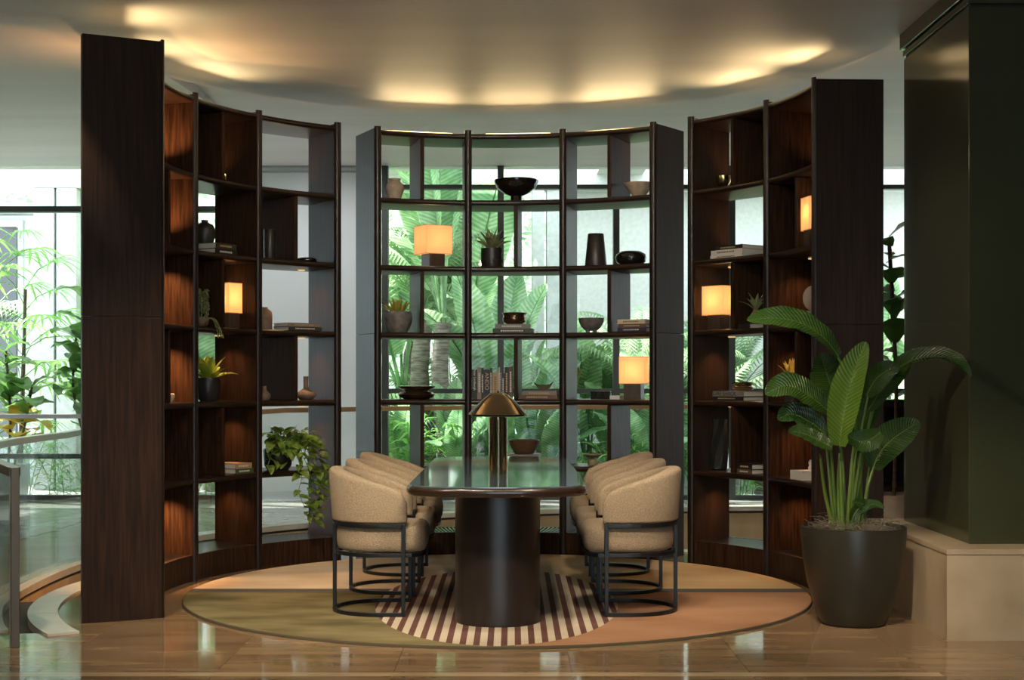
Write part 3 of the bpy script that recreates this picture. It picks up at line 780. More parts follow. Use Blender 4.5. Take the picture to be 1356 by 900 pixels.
def book_flat(xl, xr, row, z, thpx, dp, cover, label, r=2.13, ink=None, text=None, group=None, yaw=0.0):
    xm = (xl + xr) / 2; p, s = at_shelf(xm, row, r); w_ = (xr - xl) * s; th = thpx * s; t = 0.0028
    b = MB(); b.box(-w_ / 2, w_ / 2, -dp / 2, dp / 2, 0, t); b.box(-w_ / 2, w_ / 2, -dp / 2, dp / 2, th - t, th); b.box(-w_ / 2, w_ / 2, -dp / 2, -dp / 2 + t, t, th - t)
    o = b.build('book', cover); o.location = (p.x, p.y, z); o.rotation_euler = (0, 0, facing(p) + yaw)
    MB().box(-w_ / 2 + 0.004, w_ / 2 - 0.004, -dp / 2 + t, dp / 2 - 0.005, t, th - t).build('pages', 'page', o)
    if text: lettering(text[0], th * text[1], text[2], o, (text[3] * w_, -dp / 2 - 0.0005, th * 0.5), (PI / 2, 0, 0), text[4])
    elif ink:
        sp = []; x = -w_ * 0.30
        while x < w_ * 0.25:
            k = random.uniform(0.006, 0.014); sp.append((x, x + k, th * 0.35, th * 0.66, -dp / 2)); x += k + 0.004
        bars(o, ink, sp)
    tag(o, label, 'book', group); return z + th
def book_up(xl, xr, row, hpx, dp, cover, label, r=2.10, ink=None, text=None, group=None):
    xm = (xl + xr) / 2; p, s = at_shelf(xm, row, r); w_ = (xr - xl) * s; h = hpx * s; t = 0.0022
    b = MB(); b.box(-w_ / 2, -w_ / 2 + t, -dp / 2, dp / 2, 0, h); b.box(w_ / 2 - t, w_ / 2, -dp / 2, dp / 2, 0, h); b.box(-w_ / 2 + t, w_ / 2 - t, -dp / 2, -dp / 2 + t, 0, h)
    o = b.build('book', cover); o.location = p; o.rotation_euler = (0, 0, facing(p) * 0.4)
    MB().box(-w_ / 2 + t, w_ / 2 - t, -dp / 2 + t, dp / 2 - 0.006, 0.004, h - 0.004).build('pages', 'page', o)
    if text: lettering(text[0], w_ * text[1], text[2], o, (0, -dp / 2 - 0.0005, h * text[3]), (PI / 2, PI / 2, 0), text[4])
    elif ink:
        sp = []; z = h * 0.22
        while z < h * 0.80:
            k = random.uniform(0.006, 0.015); sp.append((-w_ * 0.2, w_ * 0.2, z, z + k, -dp / 2)); z += k + 0.004
        bars(o, ink, sp)
    return tag(o, label, 'book', group)
def block_lamp(xs0, xs1, ys0, ys1, xb0, xb1, yb1, row, label, r=2.15, turn=0.0, energy=0.9, full=False):
    p, s = at_shelf((xb0 + xb1) / 2, row, r)
    o = thing('table_lamp', p, label, 'lamp', 'box lamps on the shelves', rz=facing(p) * (1.0 if full else 0.6) + turn)
    hb = (yb1 - ys1) * s; w_ = (xs1 - xs0) * s; hs_ = (ys1 - ys0) * s; wb_ = (xb1 - xb0) * s; c = max(0.72, abs(math.cos(turn)) + abs(math.sin(turn)) * 0.55)
    w_ /= c; d_ = min(w_, 0.20) if turn else w_ * 0.7
    MB().box(-wb_ / 2, wb_ / 2, -wb_ / 2, wb_ / 2, 0, hb - 0.004).build('base', 'lampbase', o, bevel=0.003)
    MB().tube([(0, 0, hb - 0.004), (0, 0, hb + 0.05)], 0.006).build('stem', 'brass_dark', o)
    MB().lathe([(0, 0), (0.012, 0.0), (0.02, 0.03), (0.014, 0.05), (0, 0.055)], 12, (0, 0, hb + 0.05), cap=False).build('bulb', 'puck', o, smooth=True)
    t = 0.003; z0 = hb - 0.008; z1 = z0 + hs_
    sh = MB()
    sh.box(-w_ / 2, w_ / 2, -d_ / 2, -d_ / 2 + t, z0, z1); sh.box(-w_ / 2, w_ / 2, d_ / 2 - t, d_ / 2, z0, z1)
    sh.box(-w_ / 2, -w_ / 2 + t, -d_ / 2 + t, d_ / 2 - t, z0, z1); sh.box(w_ / 2 - t, w_ / 2, -d_ / 2 + t, d_ / 2 - t, z0, z1)
    so = sh.build('lamp_shade', 'shade', o)
    e = MB()
    for zz in (z0, z1 - 0.004):
        for x0, x1, y0, y1 in ((-w_ / 2 - 0.001, w_ / 2 + 0.001, -d_ / 2 - 0.001, -d_ / 2), (-w_ / 2 - 0.001, -w_ / 2, -d_ / 2, d_ / 2), (w_ / 2, w_ / 2 + 0.001, -d_ / 2, d_ / 2)):
            e.box(x0, x1, y0, y1, zz, zz + 0.004)
    e.build('shade_trim', 'shade_seam', so)
    ld = bpy.data.lights.new('lamp_glow', 'POINT'); ld.energy = energy; ld.color = (1.0, 0.76, 0.48); ld.shadow_soft_size = 0.03
    l = bpy.data.objects.new('lamp_glow', ld); COL.objects.link(l); l.parent = o; l.location = (0, 0, hb + hs_ * 0.45)
    return o

# --- bookcase next to the railing
p, s = at_shelf(297, 1, 2.2)
bc = thing('brass_cup', p, 'small gold cup with a cut-out rim on the walnut bookcase', 'ornament')
MB().lathe([(0, 0), (5 * s, 0), (5.6 * s, 4 * s), (5.6 * s, 17 * s), (5.0 * s, 17 * s), (5.0 * s, 3 * s), (0, 2.5 * s)], 20, cap=False).build('cup', 'gold', bc, smooth=True)
MB().box(-2 * s, 2.5 * s, -5.9 * s, -5.2 * s, 8 * s, 13 * s).build('notch', 'black_metal', bc)
z = row_z(2)
z = book_flat(261, 305, 2, z, 7.5, 0.22, 'b_black', 'black book under another black book, beneath the round-shouldered dark vase', ink='ink_white')
z = book_flat(262, 303, 2, z, 7.5, 0.22, 'b_charcoal', 'charcoal book lying on a black book, carrying the round-shouldered dark vase', ink='ink_gold')
turned('vase', 'round-shouldered dark vase standing on two black books', 'vase', 271, 2, [(0, 0), (11, 0), (13.5, 8), (14, 18), (11, 25), (5, 27.5), (4.2, 29), (5, 31), (4, 31), (3.4, 28), (0, 27)], 'clay_dark', z=z)
turned('vase', 'matt dark grey cylinder vase on a walnut shelf', 'vase', 357, 2, [(0, 0), (7, 0), (7.6, 2), (7.8, 41), (7.2, 42), (6.8, 41), (6.6, 6), (0, 5)], 'clay_dark')
turned('bowl', 'flat black lidded bowl on the shelf above the brown jar', 'bowl', 406, 2, [(0, 0), (8, 0), (13, 2), (13.8, 4.5), (12.5, 6.5), (8, 7.6), (4, 7.4), (3.5, 6), (0, 6)], 'black_gloss')
block_lamp(293, 321, 372, 412, 293, 313, 434.5, 3, 'box lamp with square cream shade beside the string-of-pearls plant', turn=0.35)
turned('jar', 'squat brown clay jar beside two flat books', 'jar', 350, 3, [(0, 0), (9.5, 0), (10.5, 2), (10.6, 21), (9.5, 26), (5.5, 29), (4.5, 30), (4.5, 31.5), (3.5, 31.5), (3, 29), (0, 28)], 'clay_brown', r=2.24)
z = row_z(3)
z = book_flat(368, 420, 3, z, 5, 0.20, 'b_charcoal', 'charcoal book at the bottom of a pair beside the brown jar', ink='ink_white', r=2.07)
z = book_flat(368, 418, 3, z, 5, 0.19, 'b_taupe', 'taupe book lying on a charcoal book beside the brown jar', ink='ink_tan', r=2.07)
turned('bowl', 'small pale shell-like bowl at the shadowed end of the bookcase', 'bowl', 224, 4, [(0, 0), (4, 0), (6, 3), (8, 8), (7, 11), (4, 12), (0, 11.5)], 'egg_clay', r=2.08)
turned('vase', 'small brown bottle vase with narrow neck', 'vase', 350, 4, [(0, 0), (6, 0), (8.5, 4), (8.5, 8), (4, 12), (3, 14), (3, 19), (2.2, 19), (2, 14), (0, 13)], 'clay_brown')
turned('vase', 'flared cone-shaped brown vase with a tall dark neck', 'vase', 405, 4, [(0, 0), (8, 0), (14, 5.5), (14, 7), (8, 12), (3.6, 15), (3.2, 20), (3.4, 31), (2.6, 31), (2.4, 16), (0, 15)], 'clay_brown')
z = row_z(5)
z = book_flat(291, 325, 5, z, 6.5, 0.22, 'b_green', 'olive green book at the bottom of a pair on a low shelf', ink='ink_white', r=2.08)
z = book_flat(292, 323, 5, z, 7, 0.21, 'b_tan', 'pinkish tan book lying on an olive green book', ink='ink_white', r=2.08)
# --- bookcase behind the table
turned('vase', 'beige clay urn vase with flared rim', 'vase', 522.5, 1, [(0, 0), (7.5, 0), (8, 1), (13.2, 17), (12.6, 21), (8, 25.5), (7.2, 26.5), (8.6, 29.5), (7.6, 29.5), (6.4, 26), (0, 25)], 'clay_beige')
turned('bowl', 'black pedestal bowl with shiny round sides', 'bowl', 683.5, 1, [(0, 0), (9, 0), (9, 1), (7.5, 3), (7.5, 9), (15, 12), (25, 19), (29.3, 27), (29.5, 30), (28, 31), (27, 29), (20, 20), (0, 15)], 'black_gloss', n=36)
turned('bowl', 'beige conical clay bowl on the top shelf', 'bowl', 846, 1, [(0, 0), (6, 0), (7, 1.5), (20, 19), (20.5, 20.5), (19, 20.5), (6, 4), (0, 3.5)], 'clay_beige')
block_lamp(550, 593, 296, 334, 562, 585, 353, 2, 'box lamp with square cream shade above the agave bowl', turn=0.42)
turned('vase', 'tall dark grey tapered vase', 'vase', 789, 2, [(0, 0), (14.4, 0), (14.6, 1), (10.5, 43.5), (10, 44), (9, 43), (12, 6), (0, 5)], 'clay_dark')
turned('vase', 'low round black pebble-shaped vase', 'vase', 835.5, 2, [(0, 0), (12, 0), (19, 5), (20.8, 10), (19, 15.5), (13, 19), (8, 19.6), (7, 18), (0, 18)], 'black_gloss', n=36)
z = row_z(3)
z = book_flat(654, 707, 3, z, 6, 0.24, 'b_charcoal', 'dark grey book at the bottom of a pair under the bronze bowl', ink='ink_white')
z = book_flat(657, 703, 3, z, 6, 0.22, 'b_grey', 'grey book lying on a darker one, under the bronze bowl', ink='ink_white')
turned('bowl', 'rounded bronze bowl with waisted rim lying on two grey books', 'bowl', 681, 3, [(0, 0), (9, 0), (15, 4), (16, 8), (14.5, 11), (15.5, 13.5), (17, 15.5), (15, 16), (12, 12), (0, 6)], 'bronze_dish', z=z)
p, s = at_shelf(783, 3)
fb = thing('bowl', p, 'grey stone bowl on small feet, beside three stacked books', 'bowl')
sub_lathe(fb, 'bowl_body', [(0, 3), (8, 3.5), (13, 8), (16.5, 15), (17, 20), (15.8, 20), (14, 12), (8, 6.5), (0, 6)], 'clay_grey', s)
for k in range(4):
    th = PI / 4 + k * PI / 2
    MB().lathe([(0, 0), (2.4 * s, 0), (2.8 * s, 4.5 * s), (0, 4.6 * s)], 10, (6.5 * s * math.cos(th), 6.5 * s * math.sin(th), 0), cap=False).build('foot', 'clay_grey', fb, smooth=True)
z = row_z(3)
z = book_flat(822, 864, 3, z, 5.5, 0.16, 'b_navy', 'dark navy book at the bottom of three', ink='ink_white', r=2.065)
z = book_flat(823, 864, 3, z, 5, 0.16, 'b_brown', 'brown book in the middle of three', ink='ink_tan', r=2.065)
z = book_flat(822, 862, 3, z, 6, 0.155, 'b_cream', 'cream book on top of a brown and a navy one', ink='ink_brown', r=2.065)
p, s = at_shelf(526.5, 3)
# stacked bronze dishes
turned('dish', 'polished bronze dish with rolled rim, lower of two stacked', 'dish', 551.5, 4, [(0, 0), (16, 0), (23, 3), (24.5, 6.5), (22, 9), (17, 9.5), (14, 6), (0, 4)], 'bronze_dish')
turned('dish', 'polished bronze dish with rolled rim, upper of two stacked', 'dish', 551.5, 4, [(0, 0), (14, 0), (18, 2.5), (24, 5.5), (25, 7.5), (22, 8.2), (16, 7), (12, 4), (0, 3)], 'bronze_dish', z=row_z(4) + 9.6 * (10.8 / FPX))
ups = [(625, 632, 39, 'b_black', 'ink_white', ('Peter Lindbergh', 0.62, 'ink_white', 0.66, 1.0), 'black upright book with small white lettering, first in the row beside the post'),
       (632.3, 637, 42, 'b_taupe', 'ink_white', None, 'taupe upright book between two black ones'),
       (637.3, 640.8, 41, 'b_black', 'ink_white', None, 'slim black upright book left of the one with large tan letters'),
       (641, 648.4, 39, 'b_black', None, ('ANDO', 0.98, 'ink_tan', 0.60, 1.05), 'black upright book with large tan letters'),
       (648.7, 652, 41, 'b_dkgreen', 'ink_white', None, 'slim dark green upright book'),
       (652.3, 660, 35, 'b_tan', 'ink_brown', None, 'short tan upright book, lowest of the row'),
       (660.3, 662.2, 42, 'b_cream', None, None, 'very thin cream upright book'),
       (662.5, 664.5, 42, 'b_charcoal', 'ink_white', None, 'very thin charcoal upright book'),
       (664.8, 668.3, 34, 'b_navy', 'ink_white', None, 'low slim navy upright book'),
       (668.6, 674, 42, 'b_black', 'ink_gold', None, 'black upright book with gold spine print'),
       (674.3, 679, 42.5, 'b_brown', 'ink_white', None, 'brown upright book at the end of the row by the divider')]
for xl, xr, h, cv, ik, tx, lb in ups:
    book_up(xl, xr, 4, h, 0.21, cv, lb, ink=ik, text=tx, group='upright books behind the brass lamp')
z = row_z(4)
z = book_flat(690, 741, 4, z, 5.5, 0.23, 'b_brown', 'dark brown book at the bottom of a pair under the silver dish', ink='ink_tan')
z = book_flat(694, 740, 4, z, 5.0, 0.22, 'b_taupe', 'taupe brown book lying on a darker one, under the silver dish', ink='ink_tan')
p, s = at_shelf(720, 4); p.z = z
bd = MB()      # curled bird-shaped dish: a leaf bowl whose two ends sweep up
R = []
for i in range(13):
    u = i / 12 * 2 - 1
    w_ = 6.0 * math.sqrt(max(0.01, 1 - u * u)) + 0.4; zc = 5.2 + 8.0 * abs(u) ** 2.2 * (0.9 if u < 0 else 1.0); ring = []
    for k in range(9):
        v = k / 8 * 2 - 1; ring.append((13 * u * s, w_ * v * s, (zc + 3.5 * v * v * (1 - abs(u))) * s))
    for k in range(9):
        v = 1 - k / 8 * 2; ring.append((13 * u * s, w_ * v * 0.85 * s, (zc - 1.0 - 4.0 * (1 - u * u) * (1 - v * v) + 3.5 * v * v * (1 - abs(u))) * s))
    R.append(ring)
o = bd.rings(R).build('dish', 'silver', smooth=True); o.location = p; tag(o, 'silver curled leaf-shaped dish on two brown books', 'dish')
p, s = at_shelf(796, 4)
cb_ = thing('candle_holder', p, 'low square dark glass candle holder', 'candle holder', rz=facing(p) * 0.5)
MB().box(-13 * s, 13 * s, -8 * s, 8 * s, 0, 2 * s).build('base', 'black_gloss', cb_)
for x0, x1 in ((-13, -4.5), (-4, 4), (4.5, 13)):
    MB().box(x0 * s, x1 * s, -8 * s, 8 * s, 2 * s, 10.5 * s).build('glass_block', 'dark_glass', cb_, bevel=0.003)
book_flat(811, 825, 4, row_z(4), 5.0, 0.12, 'b_white', 'thin white book lying beside the dark glass candle holder')
block_lamp(819, 854, 472, 508, 828, 851, 530, 4, 'box lamp with square cream shade beside the dark glass candle holder', turn=0.0)
z = row_z(5)
z = book_flat(672, 717, 5, z, 7, 0.26, 'b_grey', 'grey book at the bottom of a pair under the brown wooden bowl')
z = book_flat(673, 716, 5, z, 7, 0.26, 'b_grey', 'grey book directly under the brown wooden bowl')
turned('bowl', 'dark brown wooden bowl standing on grey books behind the table', 'bowl', 694, 5, [(0, 0), (12, 0), (14, 2), (20, 12), (21.5, 18), (20.5, 18.5), (18, 13), (11, 4), (0, 3)], 'bowl_wood', z=z, n=36)
turned('cake_stand', 'small olive clay pedestal dish', 'dish', 785, 5, [(0, 0), (6.5, 0), (7.2, 3), (6, 7), (3, 9), (3, 10), (10, 12), (12.5, 13.5), (12.5, 15), (11, 15), (9, 13.5), (0, 12.5)], 'olive_clay')
z = row_z(5)
z = book_flat(820, 842, 5, z, 5, 0.20, 'b_cream', 'cream book at the bottom of a pair behind the chairs')
z = book_flat(821, 840, 5, z, 4.5, 0.19, 'b_tan', 'tan book lying on a cream one behind the chairs')
# --- bookcase next to the column
turned('goblet', 'gold footed bowl catching the light', 'bowl', 958, 1, [(0, 0), (4.5, 0), (4.5, 1), (2, 3), (2, 5), (6, 7.5), (9.5, 13), (10.2, 19), (10.2, 21), (9.3, 21), (8.5, 14), (4, 8.5), (0, 8)], 'gold', r=2.2)
z = row_z(2)
z = book_flat(949, 1006, 2, z, 5.5, 0.24, 'b_white', 'white book at the bottom of three beside the post', ink='ink_brown', r=2.16)
z = book_flat(950, 1006, 2, z, 6.5, 0.24, 'b_white', 'white book between another white one and a black one', ink='ink_brown', r=2.16)
z = book_flat(955, 1004, 2, z, 5.5, 0.22, 'b_black', 'black book with gold print lying on two white books', ink='ink_gold', r=2.16)
block_lamp(932, 968, 374, 413, 941, 962, 434, 3, 'box lamp with square cream shade beside the white-leaved plant', turn=0.0, r=2.09, full=True)
block_lamp(1061, 1093, 258, 302, 1067, 1087, 325, 2, 'box lamp with square cream shade half hidden by the end panel of the bookcase', turn=0.0, r=2.04, full=True)
z = row_z(3)
z = book_flat(984, 1008, 3, z, 6, 0.15, 'b_black', 'black book under the small round brown plant pot', r=2.06)
ZPOT = z
z = row_z(3)
z = book_flat(1050, 1087, 3, z, 6, 0.22, 'b_white', 'white book at the bottom of three under the egg sculpture', r=2.1)
z = book_flat(1047, 1085, 3, z, 5, 0.22, 'b_dkgreen', 'dark green book between two white ones under the egg sculpture', r=2.1)
z = book_flat(1049, 1085, 3, z, 8, 0.21, 'b_white', 'white book directly under the egg sculpture', ink='ink_black', r=2.1)
p, s = at_shelf(1077, 3, 2.12); p.z = z
o = MB().lathe([(0, 0)] + [(15 * math.sin(PI * k / 14), 17 - 17 * math.cos(PI * k / 14)) for k in range(1, 14)] + [(0, 34)], 28, cap=False)
o.v = [Vector((v.x * s, v.y * s * 0.55, v.z * s)) for v in o.v]; o = o.build('sculpture', 'egg_clay', smooth=True, angle=2); o.location = p
o.rotation_euler = (0, 0, 0.3); tag(o, 'smooth pale egg-shaped clay sculpture on a stack of books', 'sculpture')
z = row_z(4)
z = book_flat(951, 1008, 4, z, 5.5, 0.24, 'b_black', 'black book with gold print under the surf book', ink='ink_gold', r=2.14)
z = book_flat(952, 1008, 4, z, 7, 0.24, 'b_grey', 'pale grey book with bold black capitals under a brass dish', r=2.14, text=('SURF SHACK', 1.15, 'ink_black', -0.12, 0.95))
for k, (lb, mm) in enumerate((('brass dish lying on the pale grey book, lower of two', 'gold'), ('brass dish with curled rim, upper of two on the pale grey book', 'brass_dark'))):
    turned('dish', lb, 'dish', 984, 4, [(0, 0), (8, 0), (13.5, 2.5), (14.5, 4.5), (12.5, 6), (8, 4), (0, 3)], mm, r=2.14, z=z + k * 6.1 * 9.9 / FPX)
p, s = at_shelf(953, 5, 2.14)
fv = MB()
R = []
for rr, zz, tw in ((9.5, 0, 0), (12.2, 2, 0), (12.4, 20, 0.2), (9.8, 60, 0.45), (10.4, 67, 0.5), (9.0, 67, 0.5), (8.5, 58, 0.45), (10, 8, 0.1)):
    R.append([(rr * s * math.cos(2 * PI * j / 8 + tw), rr * s * math.sin(2 * PI * j / 8 + tw), zz * s) for j in range(8)])
o = fv.rings(R).build('vase', 'dark_glass'); o.location = p; tag(o, 'tall faceted dark glass vase with eight sides', 'vase')
z = row_z(5)
z = book_flat(982, 1012, 5, z, 6, 0.15, 'b_brown', 'brown book at the bottom of a pair beside the faceted glass vase', ink='ink_white', r=2.05)
z = book_flat(983, 1012, 5, z, 7, 0.15, 'b_black', 'black book on a brown one beside the faceted glass vase', ink='ink_tan', r=2.05)
z = row_z(5)
z = book_flat(1055, 1092, 5, z, 12, 0.2, 'b_white', 'thick white book half hidden by the potted plant', r=2.06)
turned('ornament', 'small white rounded ornament on the thick white book', 'ornament', 1074, 5, [(0, 0), (3, 0), (4, 3), (2.5, 6), (3.5, 10), (2, 13.5), (0, 14)], 'b_white', r=2.08, z=z)

# ------------------------------------------------------------------ leaf tools
def blade(mb, pts, width, up, fold=0.25, prof=None, nu=12, nv=4, ripple=0.0, rf=9.0, droop=0.0, pleat=0.0):
    """leaf blade along a midrib; up: blade normal (Vector or list of Vectors along the rib)"""
    pts = resample([Vector(p) for p in pts], nu + 1); R = []
    for i, p in enumerate(pts):
        u = i / nu
        t = (pts[min(i + 1, nu)] - pts[max(i - 1, 0)]).normalized()
        n0 = up if isinstance(up, Vector) else up[0].lerp(up[-1], u)
        s_ = t.cross(n0); s_.normalize(); n1 = s_.cross(t)
        w_ = width * (prof(u) if prof else math.sin(PI * min(1, u * 0.97 + 0.03)) ** 0.7)
        row = []
        for k in range(nv + 1):
            v = k / nv * 2 - 1
            off = s_ * (v * w_ * math.cos(fold)) + n1 * (abs(v) * w_ * math.sin(fold) + ripple * w_ * math.sin(rf * u * PI + v * 2.0) * abs(v) - droop * w_ * v * v + (pleat * w_ * (1 if i % 2 else -1) * min(1, abs(v) * 2) * (1 if 0 < i < nu else 0)))
            row.append(p + off)
        R.append(row)
    return mb.rings(R, closed=False, cap=False)
def paddle(u): return (math.sin(PI * min(1.0, u * 0.94 + 0.06))) ** 0.55
def lance(u): return math.sin(PI * (u * 0.96 + 0.04)) ** 0.9 * (1 - 0.25 * u)
def heart(u): return (max(0.0, math.sin(PI * (0.18 + 0.82 * u)))) ** 0.75 * (1.15 - 0.55 * u)
def obov(u): return (math.sin(PI * (0.05 + 0.95 * u ** 1.25))) ** 0.7

# ------------------------------------------------------------------ big potted plant by the column
DP = 7.66; sp_ = DP / FPX
PX0 = (1130 - CX) * sp_
hp = thing('potted_plant', (PX0, DP, 0), 'large leafy bird-of-paradise plant in a round dark pot beside the stone plinth', 'plant', world=True)
R0 = 0.272
pot = MB().lathe([(0, 0), (0.155, 0.0), (0.168, 0.008), (0.205, 0.10), (0.240, 0.22), (0.262, 0.35), (0.272, 0.47), (0.272, 0.510), (0.262, 0.512), (0.258, 0.50), (0.250, 0.42), (0, 0.41)], 56, (PX0, DP, 0), cap=False).build('pot', 'pot_dark', hp, smooth=True, angle=0.9)
MB().lathe([(0, 0.455), (0.12, 0.462), (0.22, 0.455), (0.249, 0.445)], 28, (PX0, DP, 0), cap=False).build('soil', 'soil', hp, smooth=True)
ms = MB()
for k in range(620):
    a = random.uniform(0, 2 * PI); r = 0.205 * math.sqrt(random.random()); c = Vector((PX0 + r * math.cos(a), DP + r * math.sin(a), 0.468 + random.uniform(-0.005, 0.035 + 0.03 * (r / 0.24))))
    d = Vector((random.uniform(-1, 1), random.uniform(-1, 1), random.uniform(-0.4, 0.7))).normalized(); e = Vector((random.uniform(-1, 1), random.uniform(-1, 1), random.uniform(-0.5, 0.6))).normalized()
    L_ = random.uniform(0.02, 0.05); ms.tube([c, c + d * L_, c + d * L_ * 1.3 + e * L_ * 0.8, c + e * L_ * 1.8], 0.0011, 3, cap=False)
mo = ms.build('moss', 'moss', hp); mo['kind'] = 'stuff'
CAMV = Vector((0, -1, 0)); UPV = Vector((0, 0, 1))
def hp_px(x, y, d=0.0): return px(x, y, DP + d)
def hero(stem, rib, width, up, fold=0.3, m='leaf_hero', ripple=0.03, prof=paddle, stem_r=0.0115, nu=20, droop=0.0):
    st = spline([hp_px(*q) for q in stem], 8); n = len(st)
    s_ob = MB().tube(st, [stem_r * (1.0 - 0.45 * i / (n - 1)) for i in range(n)], 8).build('stem', 'stem_green', hp, smooth=True)
    rb = spline([hp_px(*q) for q in rib], 8)
    b = MB(); blade(b, rb, width * sp_, up, fold, prof, 56, 6, ripple, 9, droop, 0.028)
    lf = b.build('leaf', m, hp, smooth=True, angle=3)
    set_vein(lf.data, [(i / 56 * 26 - abs(k / 3 - 1) * 3.0) * 6.2832 for i in range(57) for k in range(7)])
    rr = resample(rb, 12); MB().tube(rr, [0.0045 * (1 - 0.8 * i / 11) for i in range(12)], 5).build('midrib', 'stem_green', lf, smooth=True)
    lf_children_fix(lf)
def lf_children_fix(lf):
    for c in bpy.data.objects:
        if c.parent is lf:
            for v in c.data.vertices: v.co -= parent_world(hp)
V = Vector
hero([(1122, 700), (1128, 620), (1133, 560, .02), (1122, 500, .0), (1108, 470)], [(1110, 472), (1092, 448, -.03), (1062, 428, -.06), (1026, 421, -.1), (989, 424, -.14)], 20, V((0.35, -0.75, 0.6)), 0.25, ripple=0.05)
hero([(1112, 700), (1110, 640), (1112, 600)], [(1112, 590), (1117, 550, -.02), (1128, 500, -.02), (1147, 452, 0)], 25, V((-0.45, -1, 0.1)), 0.55, 'leaf_hero_bright', 0.02)
hero([(1120, 700, .05), (1116, 620, .1), (1108, 540, .12)], [(1108, 530, .12), (1098, 505, .12), (1092, 485, .12), (1086, 468, .1)], 26, V((0.1, -1, 0.1)), 0.12)
hero([(1108, 702), (1102, 620), (1096, 548)], [(1098, 545), (1072, 524, -.04), (1042, 510, -.07), (1013, 522, -.1)], 21, V((0.25, -0.8, 0.55)), 0.2)
hero([(1106, 700), (1100, 650), (1094, 580, .03)], [(1094, 575, .03), (1072, 558, .0), (1048, 548, -.04), (1030, 556, -.07)], 19, V((0.1, -0.85, 0.5)), 0.3, ripple=0.06)
hero([(1104, 702), (1092, 650), (1086, 600, -.05)], [(1102, 592, -.05), (1082, 582, -.07), (1062, 573, -.1), (1044, 572, -.13)], 15, V((0.1, -0.75, 0.65)), 0.2, ripple=0.05)
hero([(1128, 700), (1130, 630), (1140, 570), (1150, 522)], [(1147, 524), (1158, 504, -.02), (1174, 491, -.03), (1192, 486, -.03)], 17, V((0.1, -0.9, 0.35)), 0.45)
hero([(1134, 700, .03), (1143, 600, .05), (1160, 530, .03)], [(1175, 500, .02), (1205, 478, -.08), (1240, 472, -.22), (1265, 478, -.34), (1286, 499, -.42)], 16, V((0.12, -0.9, 0.5)), 0.35, ripple=0.03)
hero([(1134, 700, .03), (1143, 600, .05), (1154, 545, .03)], [(1150, 542, .03), (1166, 518, .02), (1184, 500, .0), (1206, 484, -.04)], 13, V((0.2, -0.9, 0.2)), 0.4)
hero([(1126, 700, -.04), (1134, 640, -.06), (1140, 600, -.08)], [(1166, 572, -.1), (1152, 582, -.1), (1138, 584, -.1), (1122, 576, -.12)], 16, V((0.1, -0.9, 0.3)), 0.25)
hero([(1140, 700, -.02), (1148, 650, -.02), (1157, 618)], [(1156, 620), (1166, 598, -.02), (1186, 578, -.04), (1218, 558, -.06)], 24, V((-0.4, -0.85, 0.15)), 0.35, ripple=0.04)
hero([(1138, 702, -.05), (1134, 688, -.07)], [(1134, 682, -.07), (1148, 670, -.09), (1160, 668, -.1), (1171, 673, -.12)], 8, V((0, -0.7, 0.7)), 0.3, 'leaf_hero')
hero([(1130, 702, -.06), (1130, 692, -.07)], [(1128, 690, -.08), (1134, 676, -.1), (1144, 668, -.1), (1128, 664, -.12)], 8, V((0, -0.9, 0.3)), 0.3)
hero([(1136, 700, .02), (1140, 640, .05), (1132, 590, .08)], [(1130, 590, .08), (1140, 560, .1), (1152, 530, .12), (1150, 500, .12)], 20, V((-0.3, -1, 0.1)), 0.4)
for sx, ex, d in ((1116, 1113, -.05), (1132, 1128, .0), (1142, 1152, .03)):
    st = spline([hp_px(sx, 702, d), hp_px((sx + ex) / 2, 660, d), hp_px(ex, 610, d)], 5)
    MB().tube(st, [0.014 - 0.007 * i / (len(st) - 1) for i in range(len(st))], 8).build('stem', 'stem_green', hp, smooth=True)

# ------------------------------------------------------------------ small plants on the shelves
def rosette(parent, n, L_, wd, tilt0, tilt1, m, z, prof=lance, fold=0.4, curve=0.3, seed=1, spread=0.01):
    rg = random.Random(seed); meshes = []
    for k in range(4):
        tl_ = tilt0 + (tilt1 - tilt0) * k / 3
        pts = [Vector((0, 0, 0))]; a = tl_ * 0.55; step = L_ / 8
        for i in range(8):
            a += tl_ * curve / 4; pts.append(pts[-1] + Vector((math.sin(a), 0, math.cos(a))) * step)
        b = MB(); blade(b, pts, wd, Vector((-math.cos(tl_), 0, math.sin(tl_))), fold, prof, 7, 4)
        meshes.append(mesh_only(b, 'leaf', m))
    for k in range(n):
        a = k * 2.399963; q = k / max(1, n - 1)
        me = meshes[min(3, int(q * 4))]
        rr = spread * (0.3 + q)
        inst('leaf', me, parent, (rr * math.cos(a), rr * math.sin(a), z), (0, 0, a), rg.uniform(0.82, 1.12))
# succulent in cylinder pot (behind-table case)
p, s = at_shelf(651, 2, 2.12)
o = thing('potted_succulent', p, 'spiky green succulent in a dark cylinder pot', 'plant')
sub_lathe(o, 'pot', [(0, 0), (13.4, 0), (14, 1), (14, 8), (14.8, 8.5), (14.8, 11), (14, 11.5), (14.2, 26), (13.2, 26), (13, 22), (0, 22)], 'clay_dark', s)
rosette(o, 17, 30 * s, 6 * s, 0.25, 1.25, 'leaf_succulent', 23 * s, seed=2, spread=0.02)
# agave in round pot
p, s = at_shelf(526.5, 3)
o = thing('potted_agave', p, 'yellow-green agave in a round dark clay bowl', 'plant')
sub_lathe(o, 'pot', [(0, 0), (12, 0), (13, 1.5), (18, 11), (19.6, 20), (18.6, 27), (17.5, 28.5), (16.5, 27), (0, 25)], 'clay_grey', s)
rosette(o, 26, 22 * s, 3.6 * s, 0.15, 1.0, 'leaf_agave', 25 * s, seed=3, spread=0.045)
